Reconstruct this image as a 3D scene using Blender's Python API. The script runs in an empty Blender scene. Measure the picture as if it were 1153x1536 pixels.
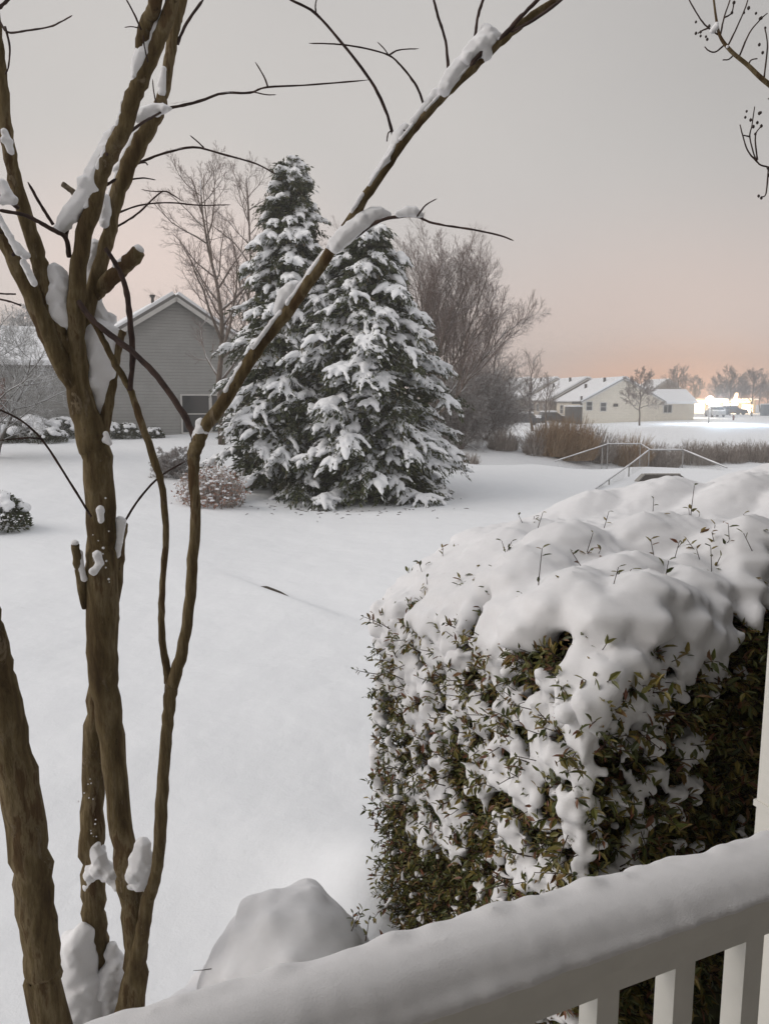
import bpy, math, random
import numpy as np
from mathutils import Vector, Matrix

R = math.radians
SC = bpy.context.scene
COL = SC.collection
CAMZ = 2.3
F = 1154.0
PITCH = R(8.2)
CP, SP = math.cos(PITCH), math.sin(PITCH)


def at(px, py, Y):
    """world point seen in the photograph at (px, py), standing Y metres ahead"""
    a = (px - 576.5) / F
    b = (768.0 - py) / F
    d = np.array([a, CP + b * SP, -SP + b * CP])
    return np.array([0, 0, CAMZ]) + d * (Y / d[1])


def unit(a): return a / (np.linalg.norm(a, axis=-1, keepdims=True) + 1e-9)


# ------------------------------------------------------------------ objects
def tag(o, label=None, cat=None, group=None, kind=None):
    if label: o['label'] = label
    if cat: o['category'] = cat
    if group: o['group'] = group
    if kind: o['kind'] = kind
    return o


def empty(name, loc, label=None, cat=None, group=None, rz=0.0):
    o = bpy.data.objects.new(name, None)
    COL.objects.link(o)
    o.location = loc
    o.rotation_euler = (0, 0, rz)
    o.empty_display_size = 0.1
    return tag(o, label, cat, group)


def link(name, me, mats, parent=None, smooth=True):
    o = bpy.data.objects.new(name, me)
    COL.objects.link(o)
    if not isinstance(mats, (list, tuple)): mats = [mats]
    me.materials.clear()
    for m in mats: me.materials.append(m)
    if smooth is not None and len(me.polygons):
        me.polygons.foreach_set('use_smooth', [bool(smooth)] * len(me.polygons))
    if parent is not None:
        o.parent = parent
        if parent.get('_world', None) is None:
            pass
    return o


def local(o, verts):
    """world coordinates -> coordinates of an unrotated empty"""
    return np.asarray(verts, float) - np.array(o.location)


def copy_tree(o, parent=None):
    c = o.copy(); COL.objects.link(c)
    if parent is not None: c.parent = parent
    for ch in list(o.children): copy_tree(ch, c)
    return c


class MB:
    """collects arrays of vertices and faces, links them as ONE mesh"""
    def __init__(s): s.v = []; s.f = []; s.n = 0; s.mi = []

    def add(s, v, f, mi=0):
        v = np.asarray(v, float).reshape(-1, 3)
        s.v.append(v)
        if isinstance(f, np.ndarray):
            s.f.append(('a', f + s.n)); s.mi.append(np.full(len(f), mi))
        else:
            s.f.append(('l', [[i + s.n for i in q] for q in f])); s.mi.append(np.full(len(f), mi))
        s.n += len(v)
        return s

    def mesh(s, name, off=None):
        V = np.concatenate(s.v)
        if off is not None: V = V - np.asarray(off)
        tot = []; start = []; idx = []; c = 0
        for k, f in s.f:
            if k == 'a':
                n, w = f.shape
                idx.append(f.ravel()); tot.append(np.full(n, w))
            else:
                for q in f:
                    idx.append(np.array(q)); tot.append(np.array([len(q)]))
        idx = np.concatenate(idx).astype(np.int32); tot = np.concatenate(tot).astype(np.int32)
        start = np.concatenate([[0], np.cumsum(tot)[:-1]]).astype(np.int32)
        me = bpy.data.meshes.new(name)
        me.vertices.add(len(V)); me.vertices.foreach_set('co', V.astype(np.float32).ravel())
        me.loops.add(len(idx)); me.loops.foreach_set('vertex_index', idx)
        me.polygons.add(len(tot)); me.polygons.foreach_set('loop_start', start)
        me.polygons.foreach_set('loop_total', tot)
        me.polygons.foreach_set('material_index', np.concatenate(s.mi).astype(np.int32))
        me.update(calc_edges=True); me.validate()
        return me

    def build(s, name, mats, parent=None, smooth=False):
        off = None
        if parent is not None:
            off = np.array(parent.location)
            if parent.parent is not None: off = off + np.array(parent.parent.location)
        return link(name, s.mesh(name, off), mats, parent, smooth)

    # ---- shapes
    def box(s, c, size, ax=None, mi=0):
        ax = np.eye(3) if ax is None else np.asarray(ax, float)
        h = np.asarray(size, float) / 2
        v = []
        for sz in (-1, 1):
            for sx, sy in ((-1, -1), (1, -1), (1, 1), (-1, 1)):
                v.append(np.asarray(c, float) + ax[0] * sx * h[0] + ax[1] * sy * h[1] + ax[2] * sz * h[2])
        s.add(v, [[3, 2, 1, 0], [4, 5, 6, 7], [0, 1, 5, 4], [1, 2, 6, 5], [2, 3, 7, 6], [3, 0, 4, 7]], mi)
        return s

    def prism(s, poly, ext, mi=0):
        """poly: (n,3) planar loop, ext: extrusion vector"""
        p = np.asarray(poly, float); n = len(p); q = p + np.asarray(ext, float)
        f = [list(range(n))[::-1], [n + i for i in range(n)]]
        for i in range(n):
            j = (i + 1) % n
            f.append([i, j, n + j, n + i])
        s.add(np.vstack([p, q]), f, mi)
        return s

    def tubes(s, P, Rr, k=5, cap=True, mi=0):
        """P (B,n,3) polylines, Rr (B,n) radii"""
        P = np.asarray(P, float); Rr = np.asarray(Rr, float)
        B, n, _ = P.shape
        T = np.empty_like(P)
        T[:, 1:-1] = P[:, 2:] - P[:, :-2]; T[:, 0] = P[:, 1] - P[:, 0]; T[:, -1] = P[:, -1] - P[:, -2]
        T /= np.linalg.norm(T, axis=2, keepdims=True) + 1e-9
        mean = P[:, -1] - P[:, 0]
        ref = np.zeros((B, 1, 3))
        dom = np.argmin(np.abs(mean), axis=1)
        ref[np.arange(B), 0, dom] = 1
        U = np.cross(T, np.broadcast_to(ref, T.shape)); U /= np.linalg.norm(U, axis=2, keepdims=True) + 1e-9
        W = np.cross(T, U)
        a = np.arange(k) * 2 * np.pi / k
        ring = P[:, :, None] + Rr[:, :, None, None] * (U[:, :, None] * np.cos(a)[None, None, :, None] + W[:, :, None] * np.sin(a)[None, None, :, None])
        V = ring.reshape(-1, 3)
        b = np.arange(B)[:, None, None] * n * k; i = np.arange(n - 1)[None, :, None] * k; j = np.arange(k)[None, None, :]
        j2 = (j + 1) % k
        q = np.stack(np.broadcast_arrays(b + i + j, b + i + j2, b + i + k + j2, b + i + k + j), -1).reshape(-1, 4)
        s.add(V, q, mi)
        if cap:
            base = s.n - len(V)
            ends = [(np.arange(k) + bb * n * k + (n - 1) * k + base).tolist() for bb in range(B)] if B < 80 else []
            st = [((np.arange(k) + bb * n * k + base)[::-1]).tolist() for bb in range(B)] if B < 80 else []
            if ends:
                s.f.append(('l', ends + st)); s.mi.append(np.full(len(ends) * 2, mi))
        return s


def spline(pts, rad, sub=5):
    """Catmull-Rom through control points"""
    p = np.asarray(pts, float); r = np.asarray(rad, float)
    if len(p) == 2:
        t = np.linspace(0, 1, sub + 1)[:, None]
        return p[0] * (1 - t) + p[1] * t, (r[0] * (1 - t) + r[1] * t).ravel()
    q = np.vstack([2 * p[0] - p[1], p, 2 * p[-1] - p[-2]])
    out = []; ro = []
    for i in range(len(p) - 1):
        a, b, c, d = q[i], q[i + 1], q[i + 2], q[i + 3]
        for t in np.arange(sub) / sub:
            out.append(.5 * (2 * b + (c - a) * t + (2 * a - 5 * b + 4 * c - d) * t * t + (3 * b - a - 3 * c + d) * t ** 3))
            ro.append(r[i] * (1 - t) + r[i + 1] * t)
    out.append(p[-1]); ro.append(r[-1])
    return np.array(out), np.array(ro)


# icosphere for blobs
def ico(sub):
    import bmesh
    bm = bmesh.new(); bmesh.ops.create_icosphere(bm, subdivisions=sub, radius=1)
    v = np.array([x.co[:] for x in bm.verts]); f = np.array([[a.index for a in q.verts] for q in bm.faces]); bm.free()
    return v, f


ICO1 = ico(1); ICO2 = ico(2)


def blobs(c, r, ax=None, hi=False):
    """ellipsoids: c (N,3), r (N,) or (N,3), ax (N,3,3) rows = axes -> V, F"""
    c = np.asarray(c, float); r = np.asarray(r, float)
    if r.ndim == 1: r = np.repeat(r[:, None], 3, 1)
    v, f = ICO2 if hi else ICO1
    L = v[None] * r[:, None, :]
    if ax is not None: L = np.einsum('nvk,nkj->nvj', L, np.asarray(ax, float))
    V = c[:, None] + L
    Fc = f[None] + (np.arange(len(c)) * len(v))[:, None, None]
    return V.reshape(-1, 3), Fc.reshape(-1, 3)


JOBS = []


def melt(V, Fc, voxel, smooth, cb):
    """queue: fuse overlapping blobs into one skin of snow"""
    JOBS.append((V, Fc, voxel, smooth, cb))


def flush():
    tmp = []
    for V, Fc, voxel, smooth, cb in JOBS:
        m = MB(); m.add(V, Fc); me = m.mesh('snow')
        o = bpy.data.objects.new('tmp', me); COL.objects.link(o)
        md = o.modifiers.new('r', 'REMESH'); md.mode = 'VOXEL'; md.voxel_size = voxel
        if smooth:
            sm = o.modifiers.new('s', 'SMOOTH'); sm.factor = .5; sm.iterations = smooth
        tmp.append(o)
    dg = bpy.context.evaluated_depsgraph_get(); dg.update()
    res = [bpy.data.meshes.new_from_object(o.evaluated_get(dg)) for o in tmp]
    for o, me, job in zip(tmp, res, JOBS):
        old = o.data; bpy.data.objects.remove(o); bpy.data.meshes.remove(old)
        job[4](me)
    JOBS.clear()


def shift(me, off):
    me.transform(Matrix.Translation(-Vector(off)))
    return me


# ------------------------------------------------------------------ materials
def mat(name, base=(.5, .5, .5), rough=.7, build=None, spec=.5):
    m = bpy.data.materials.new(name); m.use_nodes = True
    nt = m.node_tree; b = nt.nodes['Principled BSDF']
    b.inputs['Base Color'].default_value = (*base, 1); b.inputs['Roughness'].default_value = rough
    b.inputs['Specular IOR Level'].default_value = spec
    if build: build(nt, b)
    return m


def N(nt, t, **kw):
    n = nt.nodes.new(t)
    for k, v in kw.items():
        if k in n.inputs.keys() if hasattr(n.inputs, 'keys') else False: n.inputs[k].default_value = v
        else: setattr(n, k, v)
    return n


def noise(nt, scale, detail=4, rough=.55, coord='Object', stretch=None):
    tc = N(nt, 'ShaderNodeTexCoord'); n = N(nt, 'ShaderNodeTexNoise')
    n.inputs['Scale'].default_value = scale; n.inputs['Detail'].default_value = detail; n.inputs['Roughness'].default_value = rough
    src = tc.outputs[coord]
    if stretch:
        mp = N(nt, 'ShaderNodeMapping'); mp.inputs['Scale'].default_value = stretch
        nt.links.new(src, mp.inputs[0]); src = mp.outputs[0]
    nt.links.new(src, n.inputs['Vector'])
    return n.outputs['Fac']


def ramp(nt, fac, stops):
    r = N(nt, 'ShaderNodeValToRGB'); e = r.color_ramp.elements
    while len(e) < len(stops): e.new(.5)
    for el, (p, c) in zip(e, stops): el.position = p; el.color = (*c, 1)
    nt.links.new(fac, r.inputs[0])
    return r.outputs[0]


def bump(nt, b, h, strength, dist):
    n = N(nt, 'ShaderNodeBump'); n.inputs['Strength'].default_value = strength; n.inputs['Distance'].default_value = dist
    nt.links.new(h, n.inputs['Height']); nt.links.new(n.outputs[0], b.inputs['Normal'])
    return n


def snow_mat(name, scale, strength, dist, base=(.84, .855, .885)):
    def f(nt, b):
        h = noise(nt, scale, 6, .65)
        bump(nt, b, h, strength, dist)
        c = ramp(nt, noise(nt, scale * .12, 3), [(.3, tuple(x * .96 for x in base)), (.7, base)])
        nt.links.new(c, b.inputs['Base Color'])
    return mat(name, base, .75, f, .3)


M = {}
M['snow'] = snow_mat('fresh_snow', 420, .3, .003, (.85, .85, .87))
M['snow_far'] = snow_mat('snow_far', 12, .4, .05)


def ground_f(nt, b):
    h1 = noise(nt, 60, 5, .7, 'Object'); h2 = noise(nt, 1.3, 4, .5, 'Object')
    ad = N(nt, 'ShaderNodeMath', operation='MULTIPLY_ADD'); ad.inputs[1].default_value = .05
    nt.links.new(h1, ad.inputs[0]); nt.links.new(h2, ad.inputs[2])
    bump(nt, b, ad.outputs[0], .5, .14)


M['ground'] = mat('ground_snow', (.84, .86, .89), .8, ground_f, .2)


def bark_f(nt, b):
    n1 = noise(nt, 16, 6, .62, 'Object', (1, 1, .2)); n2 = noise(nt, 70, 5, .65, 'Object', (1, 1, .18))
    c = ramp(nt, n1, [(.24, (.05, .032, .019)), (.40, (.10, .072, .037)), (.49, (.14, .108, .056)), (.55, (.20, .16, .095)), (.59, (.115, .08, .042)), (.75, (.085, .05, .027))])
    mx = N(nt, 'ShaderNodeMixRGB', blend_type='MULTIPLY'); mx.inputs[0].default_value = .7
    c2 = ramp(nt, n2, [(.3, (.55, .5, .48)), (.65, (1.1, 1.05, 1))])
    nt.links.new(c, mx.inputs[1]); nt.links.new(c2, mx.inputs[2]); nt.links.new(mx.outputs[0], b.inputs['Base Color'])
    n3 = noise(nt, 11, 7, .7, 'Object', (1, 1, .35)); n3.node.inputs['Distortion'].default_value = 1.2
    mr = N(nt, 'ShaderNodeMapRange'); mr.inputs[1].default_value = .60; mr.inputs[2].default_value = .625; nt.links.new(n3, mr.inputs[0])
    pm = N(nt, 'ShaderNodeMixRGB'); nt.links.new(mr.outputs[0], pm.inputs[0]); nt.links.new(mx.outputs[0], pm.inputs[1]); pm.inputs[2].default_value = (.20, .155, .10, 1)
    n4 = noise(nt, 26, 6, .7, 'Object', (1, 1, .5)); m4 = N(nt, 'ShaderNodeMapRange'); m4.inputs[1].default_value = .66; m4.inputs[2].default_value = .70; nt.links.new(n4, m4.inputs[0])
    pk = N(nt, 'ShaderNodeMixRGB'); nt.links.new(m4.outputs[0], pk.inputs[0]); nt.links.new(pm.outputs[0], pk.inputs[1]); pk.inputs[2].default_value = (.03, .02, .013, 1)
    nt.links.new(pk.outputs[0], b.inputs['Base Color'])
    hs = N(nt, 'ShaderNodeMath', operation='MULTIPLY_ADD'); hs.inputs[1].default_value = .35; nt.links.new(mr.outputs[0], hs.inputs[0]); nt.links.new(n2, hs.inputs[2])
    bump(nt, b, hs.outputs[0], .8, .012)


M['bark'] = mat('crape_myrtle_bark', (.09, .055, .03), .92, bark_f, .12)
M['twig'] = mat('twig_bark', (.045, .028, .022), .7, lambda nt, b: nt.links.new(ramp(nt, noise(nt, 30), [(.35, (.03, .018, .016)), (.7, (.075, .045, .035))]), b.inputs['Base Color']), .25)
M['cutwood'] = mat('cut_wood', (.16, .12, .08), .85, lambda nt, b: nt.links.new(ramp(nt, noise(nt, 60), [(.35, (.08, .06, .04)), (.7, (.25, .2, .14))]), b.inputs['Base Color']))


def snowy(name, c0, c1, lo, hi, scale=6):
    """bark or leaf with snow lying on its upward faces"""
    def f(nt, b):
        c = ramp(nt, noise(nt, scale), [(.3, c0), (.7, c1)])
        g = N(nt, 'ShaderNodeNewGeometry'); sp = N(nt, 'ShaderNodeSeparateXYZ'); nt.links.new(g.outputs['Normal'], sp.inputs[0])
        nz = noise(nt, scale * .5)
        ad = N(nt, 'ShaderNodeMath', operation='MULTIPLY_ADD'); ad.inputs[1].default_value = .9
        nt.links.new(nz, ad.inputs[0]); nt.links.new(sp.outputs[2], ad.inputs[2])
        mr = N(nt, 'ShaderNodeMapRange'); mr.inputs[1].default_value = lo + .45; mr.inputs[2].default_value = hi + .45
        nt.links.new(ad.outputs[0], mr.inputs[0])
        mx = N(nt, 'ShaderNodeMixRGB'); nt.links.new(mr.outputs[0], mx.inputs[0]); nt.links.new(c, mx.inputs[1])
        mx.inputs[2].default_value = (.82, .84, .87, 1); nt.links.new(mx.outputs[0], b.inputs['Base Color'])
    return mat(name, c0, .85, f, .2)


M['tree_bark'] = snowy('snowy_bark', (.085, .066, .054), (.17, .135, .11), .35, .75)
M['tree_twig'] = snowy('snowy_twig', (.12, .085, .072), (.21, .155, .135), .4, .9)
M['thicket'] = snowy('snowy_thicket_twig', (.13, .105, .092), (.22, .18, .16), .25, .8)


def island(nt, stops):
    g = N(nt, 'ShaderNodeNewGeometry')
    return ramp(nt, g.outputs['Random Per Island'], stops)


def leaf_f(nt, b):
    c = island(nt, [(0, (.04, .052, .012)), (.3, (.09, .10, .022)), (.55, (.15, .135, .03)), (.78, (.22, .165, .038)), (.92, (.16, .075, .034)), (1, (.19, .075, .042))])
    nt.links.new(c, b.inputs['Base Color'])


M['leaf'] = mat('hedge_leaf', (.06, .07, .02), .42, leaf_f, .5)
M['core_shade'] = mat('hedge_core_shade', (.04, .045, .018), .8, lambda nt, b: nt.links.new(ramp(nt, noise(nt, 30), [(.3, (.03, .03, .014)), (.7, (.06, .06, .025))]), b.inputs['Base Color']), .1)  # darker than the outer leaves, carries the hedge's inner shade as colour
def needle_f(nt, b):
    c = island(nt, [(0, (.026, .034, .016)), (.45, (.05, .060, .025)), (.82, (.070, .076, .032)), (.90, (.11, .085, .05)), (.94, (.42, .44, .44)), (1, (.7, .72, .74))])
    nt.links.new(c, b.inputs['Base Color'])


M['needle'] = mat('frosted_conifer_needles', (.04, .06, .03), .6, needle_f, .2)
M['deadleaf'] = mat('withered_leaves', (.3, .15, .1), .8, lambda nt, b: nt.links.new(island(nt, [(0, (.20, .10, .07)), (.5, (.36, .20, .15)), (1, (.50, .34, .27))]), b.inputs['Base Color']), .2)
M['reed'] = mat('rust_brown_stems', (.2, .1, .05), .85, lambda nt, b: nt.links.new(island(nt, [(0, (.25, .165, .10)), (.5, (.38, .26, .16)), (1, (.50, .39, .28))]), b.inputs['Base Color']), .1)
M['reed_grey'] = mat('grey_brown_stems', (.2, .15, .12), .85, lambda nt, b: nt.links.new(island(nt, [(0, (.21, .175, .155)), (.5, (.33, .28, .245)), (1, (.52, .48, .45))]), b.inputs['Base Color']), .1)


def siding(name, base, pitch=.115):
    def f(nt, b):
        g = N(nt, 'ShaderNodeNewGeometry'); sp = N(nt, 'ShaderNodeSeparateXYZ'); nt.links.new(g.outputs['Position'], sp.inputs[0])
        d = N(nt, 'ShaderNodeMath', operation='DIVIDE'); d.inputs[1].default_value = pitch; nt.links.new(sp.outputs[2], d.inputs[0])
        fr = N(nt, 'ShaderNodeMath', operation='FRACT'); nt.links.new(d.outputs[0], fr.inputs[0])
        iv = N(nt, 'ShaderNodeMath', operation='SUBTRACT'); iv.inputs[0].default_value = 1; nt.links.new(fr.outputs[0], iv.inputs[1])
        bump(nt, b, iv.outputs[0], 1.0, .03)
        c = ramp(nt, noise(nt, 2.5, 5, .6), [(.3, tuple(x * .86 for x in base)), (.7, base)])
        # joints between boards
        gt = N(nt, 'ShaderNodeMath', operation='LESS_THAN'); gt.inputs[1].default_value = .09; nt.links.new(fr.outputs[0], gt.inputs[0])
        mx = N(nt, 'ShaderNodeMixRGB'); nt.links.new(gt.outputs[0], mx.inputs[0]); nt.links.new(c, mx.inputs[1])
        mx.inputs[2].default_value = tuple(x * .6 for x in base) + (1,)
        nt.links.new(mx.outputs[0], b.inputs['Base Color'])
    return mat(name, base, .6, f, .3)


M['siding_grey'] = siding('grey_siding', (.36, .36, .35))
M['siding_cream'] = siding('cream_siding', (.74, .68, .58), .2)
M['siding_tan'] = siding('tan_siding', (.38, .33, .28), .2)
M['siding_blocker'] = siding('light_blocker_siding', (.07, .066, .06))  # near-black so the added wall and overhang bounce little onto the hedge
M['siding_own'] = siding('porch_house_siding', (.36, .345, .315))


def paint_f(k=.06):
    def f(nt, b):
        base = b.inputs['Base Color'].default_value[:3]
        c = ramp(nt, noise(nt, 6, 6, .65), [(.25, tuple(x * (1 - 2.5 * k) for x in base)), (.6, base)])
        nt.links.new(c, b.inputs['Base Color'])
        bump(nt, b, noise(nt, 120, 3), .08, .002)
    return f


M['white'] = mat('white_vinyl', (.80, .79, .74), .45, paint_f())
M['trim'] = mat('white_trim', (.56, .55, .53), .5, paint_f())
M['deck'] = mat('porch_boards', (.34, .31, .28), .7, paint_f(.1))
M['ceiling'] = mat('porch_ceiling', (.32, .31, .29), .6, paint_f())
M['shingle'] = mat('roof_shingles', (.16, .155, .15), .85, paint_f(.12))
M['glass'] = mat('dark_window_glass', (.035, .038, .04), .08, None, .6)
M['dark'] = mat('dark_deck_wood', (.06, .055, .05), .7, paint_f(.1))
M['brick'] = mat('reddish_boards', (.20, .085, .06), .8, paint_f(.1))
M['metal'] = mat('galvanised_steel', (.33, .33, .33), .5, paint_f(.1)); M['metal'].node_tree.nodes['Principled BSDF'].inputs['Metallic'].default_value = .35
M['concrete'] = mat('concrete', (.36, .34, .31), .9, paint_f(.12))
M['rust'] = mat('drain_hole_dark', (.045, .034, .024), .9, lambda nt, b: nt.links.new(ramp(nt, noise(nt, 25), [(.35, (.010, .008, .006)), (.7, (.045, .032, .022))]), b.inputs['Base Color']))  # near-black brown standing in for the shade inside the drain
M['soil'] = mat('bare_soil', (.05, .04, .03), .95, lambda nt, b: nt.links.new(ramp(nt, noise(nt, 25), [(.35, (.03, .025, .02)), (.7, (.09, .075, .055))]), b.inputs['Base Color']))
M['car_dark'] = mat('dark_car_paint', (.03, .033, .04), .35, None, .6)
M['car_red'] = mat('brown_car_paint', (.11, .07, .05), .35, None, .6)
M['car_light'] = mat('silver_car_paint', (.35, .36, .38), .35, None, .6)
M['rubber'] = mat('tyre_rubber', (.02, .02, .02), .85)
M['pod'] = mat('seed_pod', (.03, .018, .014), .7)
M['utility'] = mat('grey_green_box', (.22, .25, .28), .6, paint_f(.1))


def emit(name, c, s):
    m = bpy.data.materials.new(name); m.use_nodes = True; nt = m.node_tree
    b = nt.nodes['Principled BSDF']; b.inputs['Base Color'].default_value = (*c, 1)
    b.inputs['Emission Color'].default_value = (*c, 1); b.inputs['Emission Strength'].default_value = s
    return m


M['lit_warm'] = emit('lit_shop_window', (1, .78, .48), 15)
M['lit_sign'] = emit('lit_shop_canopy', (1, .74, .45), 5)
M['lit_room'] = emit('lit_room_window', (1, .72, .40), 3.0)
M['lamp_warm'] = emit('lamp_globe_warm', (1, .93, .82), 60)
M['lamp_cool'] = emit('lamp_globe_cool', (.88, .95, 1), 60)

# ------------------------------------------------------------------ ground
CTRL = [(-1, 2.3, 0), (0, 3, 0), (1, 2, 0), (-3, 4, .02), (3, 4, .05), (-8, 5, .1), (8, 5, .2), (0, -6, 0), (-10, -6, 0), (10, -6, 0),
        (0, 6, -.02), (0, 9, -.03), (-2.4, 9.4, .03), (-5, 9, .12), (1.5, 13, .03), (-5.8, 12, .22), (-2.5, 17, .08), (0, 17, .04), (2, 17, .06),
        (-7, 18, .5), (-4.5, 22, .62), (-11, 27.5, 1.08), (-7.5, 27.5, 1.05), (-4, 28, 1.0), (-15, 24, .95), (-1, 25, .62), (1, 23, .36),
        (2.8, 25, .28), (5, 25, .27), (8, 24.5, .27), (12, 24, .3), (5, 20.5, .12), (8, 20, .2), (12, 18, .25), (6, 12, .15),
        (3.5, 29, -.15), (6.5, 30, -.7), (9.5, 31, -.85), (13, 33, -.85), (18, 34, -.85), (25, 35, -.8),
        (4.4, 35, .42), (3, 38, .6), (6, 38, .55), (7, 33, .0), (10, 40, -.05), (13, 45, .12), (19, 43, -.15), (25, 45, -.15), (35, 45, 0),
        (-2, 35, 1.0), (-10, 40, 1.2), (-25, 35, 1.3), (2, 48, .5), (8, 55, .0), (15, 60, -.1), (25, 60, -.15), (31, 75, -.15), (45, 70, 0),
        (17, 90, -.55), (27, 92, -.38), (40, 90, -.1), (52, 100, 0), (38, 110, .15), (55, 122, .05), (70, 135, .1), (20, 120, -.2), (0, 80, .6),
        (-30, 80, 1.2), (0, 140, .4), (-80, 60, 1), (-60, 140, 1), (80, 60, 0), (100, 140, 0), (0, 260, .3), (140, 260, 0), (-140, 260, .6), (60, 200, .1),
        (-200, 100, .8), (200, 100, 0), (0, 480, 0), (300, 480, 0), (-300, 480, 0), (300, 0, 0), (-300, 0, .4)]
CT = np.array(CTRL, float)


def _warp(x, y):
    # compress far distances so that the spline stays calm
    x = np.asarray(x, float); y = np.asarray(y, float)
    r = np.sqrt(x * x + y * y) + 1e-6
    k = np.log1p(r / 6.0) * 6.0 / r
    return x * k, y * k


_cx, _cy = _warp(CT[:, 0], CT[:, 1])


def _U(r2): return np.where(r2 > 1e-12, r2 * np.log(np.maximum(r2, 1e-12)), 0)


_n = len(CT)
_K = _U((_cx[:, None] - _cx[None]) ** 2 + (_cy[:, None] - _cy[None]) ** 2) + np.eye(_n) * .15
_P = np.stack([np.ones(_n), _cx, _cy], 1)
_A = np.block([[_K, _P], [_P.T, np.zeros((3, 3))]])
_S = np.linalg.solve(_A, np.concatenate([CT[:, 2], np.zeros(3)]))


def hbase(x, y):
    x = np.asarray(x, float); y = np.asarray(y, float); sh = x.shape
    wx, wy = _warp(x.ravel(), y.ravel())
    out = np.empty(wx.shape)
    for i in range(0, len(wx), 20000):
        a, b = wx[i:i + 20000], wy[i:i + 20000]
        r2 = (a[:, None] - _cx[None]) ** 2 + (b[:, None] - _cy[None]) ** 2
        out[i:i + 20000] = _U(r2) @ _S[:_n] + _S[_n] + _S[_n + 1] * a + _S[_n + 2] * b
    return np.clip(out, -2, 3).reshape(sh)


def gauss(x, y, cx, cy, s, t=None, rot=0.0):
    t = t or s
    dx, dy = x - cx, y - cy
    u = dx * math.cos(rot) + dy * math.sin(rot); v = -dx * math.sin(rot) + dy * math.cos(rot)
    return np.exp(-.5 * ((u / s) ** 2 + (v / t) ** 2))


LEDGE0 = at(392, 879, 9.5); LEDGE1 = at(478, 918, 8.55)


def hgt(x, y):
    x = np.asarray(x, float); y = np.asarray(y, float)
    h = hbase(x, y)
    # thin snow and a hollow under the evergreens
    h = h - .10 * gauss(x, y, -1.0, 18.2, 2.3, 1.2) + .05 * gauss(x, y, -1.0, 15.6, 2.6, .5)
    # buried things
    h = h + .33 * gauss(x, y, -.02, 3.05, .24, .34) + .08 * gauss(x, y, -.35, 3.6, .5, .3)
    h = h + .05 * gauss(x, y, -2.6, 5.6, 1.6, .5, .4) - .05 * gauss(x, y, -.9, 7.0, 1.5, .5, .3) + .05 * gauss(x, y, -1.7, 4.6, .9, .35, .5)
    # little drop of the snow at the edging
    e = (LEDGE1 - LEDGE0)[:2]; L = np.linalg.norm(e); e = e / L; nrm = np.array([-e[1], e[0]])
    s = (x - LEDGE0[0]) * e[0] + (y - LEDGE0[1]) * e[1]; d = (x - LEDGE0[0]) * nrm[0] + (y - LEDGE0[1]) * nrm[1]
    w = np.exp(-.5 * ((s - L / 2) / (L * .75)) ** 2)
    h = h - .11 * w * (1 / (1 + np.exp(np.clip(-d * 22, -50, 50))) - .5) * np.exp(-(d / 1.1) ** 2)
    # wind-blown undulation
    h = h + .03 * np.sin(x * 1.1 + .7 * y + 1) * np.sin(y * .8 - .5 * x) * np.clip((y - 2) / 4, 0, 1) + .03 * np.sin(x * .35 + 2) * np.sin(y * .3 + 1) * np.clip((y - 6) / 8, 0, 1)
    return h


def gz(x, y): return float(hgt(np.array([x]), np.array([y]))[0])


def gp(x, y, dz=0.0): return (x, y, gz(x, y) + dz)


def gpx(px, Y, dz=0.0):
    """a point of the ground Y ahead, in the column px of the photograph"""
    z = 0.0
    for _ in range(4):
        fwd = Y * CP - (z - CAMZ) * SP
        x = (px - 576.5) / F * fwd
        z = gz(x, Y)
    return (x, Y, z + dz)


def axis(n0, n1, near, far):
    t = np.linspace(0, 1, n1)
    return near + (far - near) * (np.expm1(t * 4.2) / np.expm1(4.2))


def ground():
    ys = np.concatenate([np.linspace(-12, 1.2, 40)[:-1], np.linspace(1.2, 12, 190)[:-1], axis(0, 270, 12, 520)])
    xr = np.concatenate([np.linspace(0, 4, 75)[:-1], axis(0, 140, 4, 330)])
    xs = np.concatenate([-xr[:0:-1], xr])
    X, Y = np.meshgrid(xs, ys)
    Z = hgt(X, Y)
    ny, nx = X.shape
    i = np.arange(ny - 1)[:, None] * nx; j = np.arange(nx - 1)[None]
    q = np.stack(np.broadcast_arrays(i + j, i + j + 1, i + nx + j + 1, i + nx + j), -1).reshape(-1, 4)
    m = MB(); m.add(np.stack([X, Y, Z], -1).reshape(-1, 3), q)
    o = m.build('ground', M['ground'], None, True)
    tag(o, kind='structure', label='smooth fresh snow covering the yard, the ditch and the far field')


ground()

# ------------------------------------------------------------------ multi-stem tree close to the porch
PXM = 1.0 / F


def stroke(pts, widths, depths, sub=5):
    """photo polyline -> world polyline and radii"""
    n = len(pts)
    if np.isscalar(widths): widths = [widths] * n
    if len(widths) == 2 and n > 2: widths = np.linspace(widths[0], widths[1], n)
    if np.isscalar(depths): depths = [depths] * n
    if len(depths) == 2 and n > 2: depths = np.linspace(depths[0], depths[1], n)
    P = [at(x, y, d) for (x, y), d in zip(pts, depths)]
    Rr = [w * d * PXM / 2 for w, d in zip(widths, depths)]
    return spline(P, Rr, sub)


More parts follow.
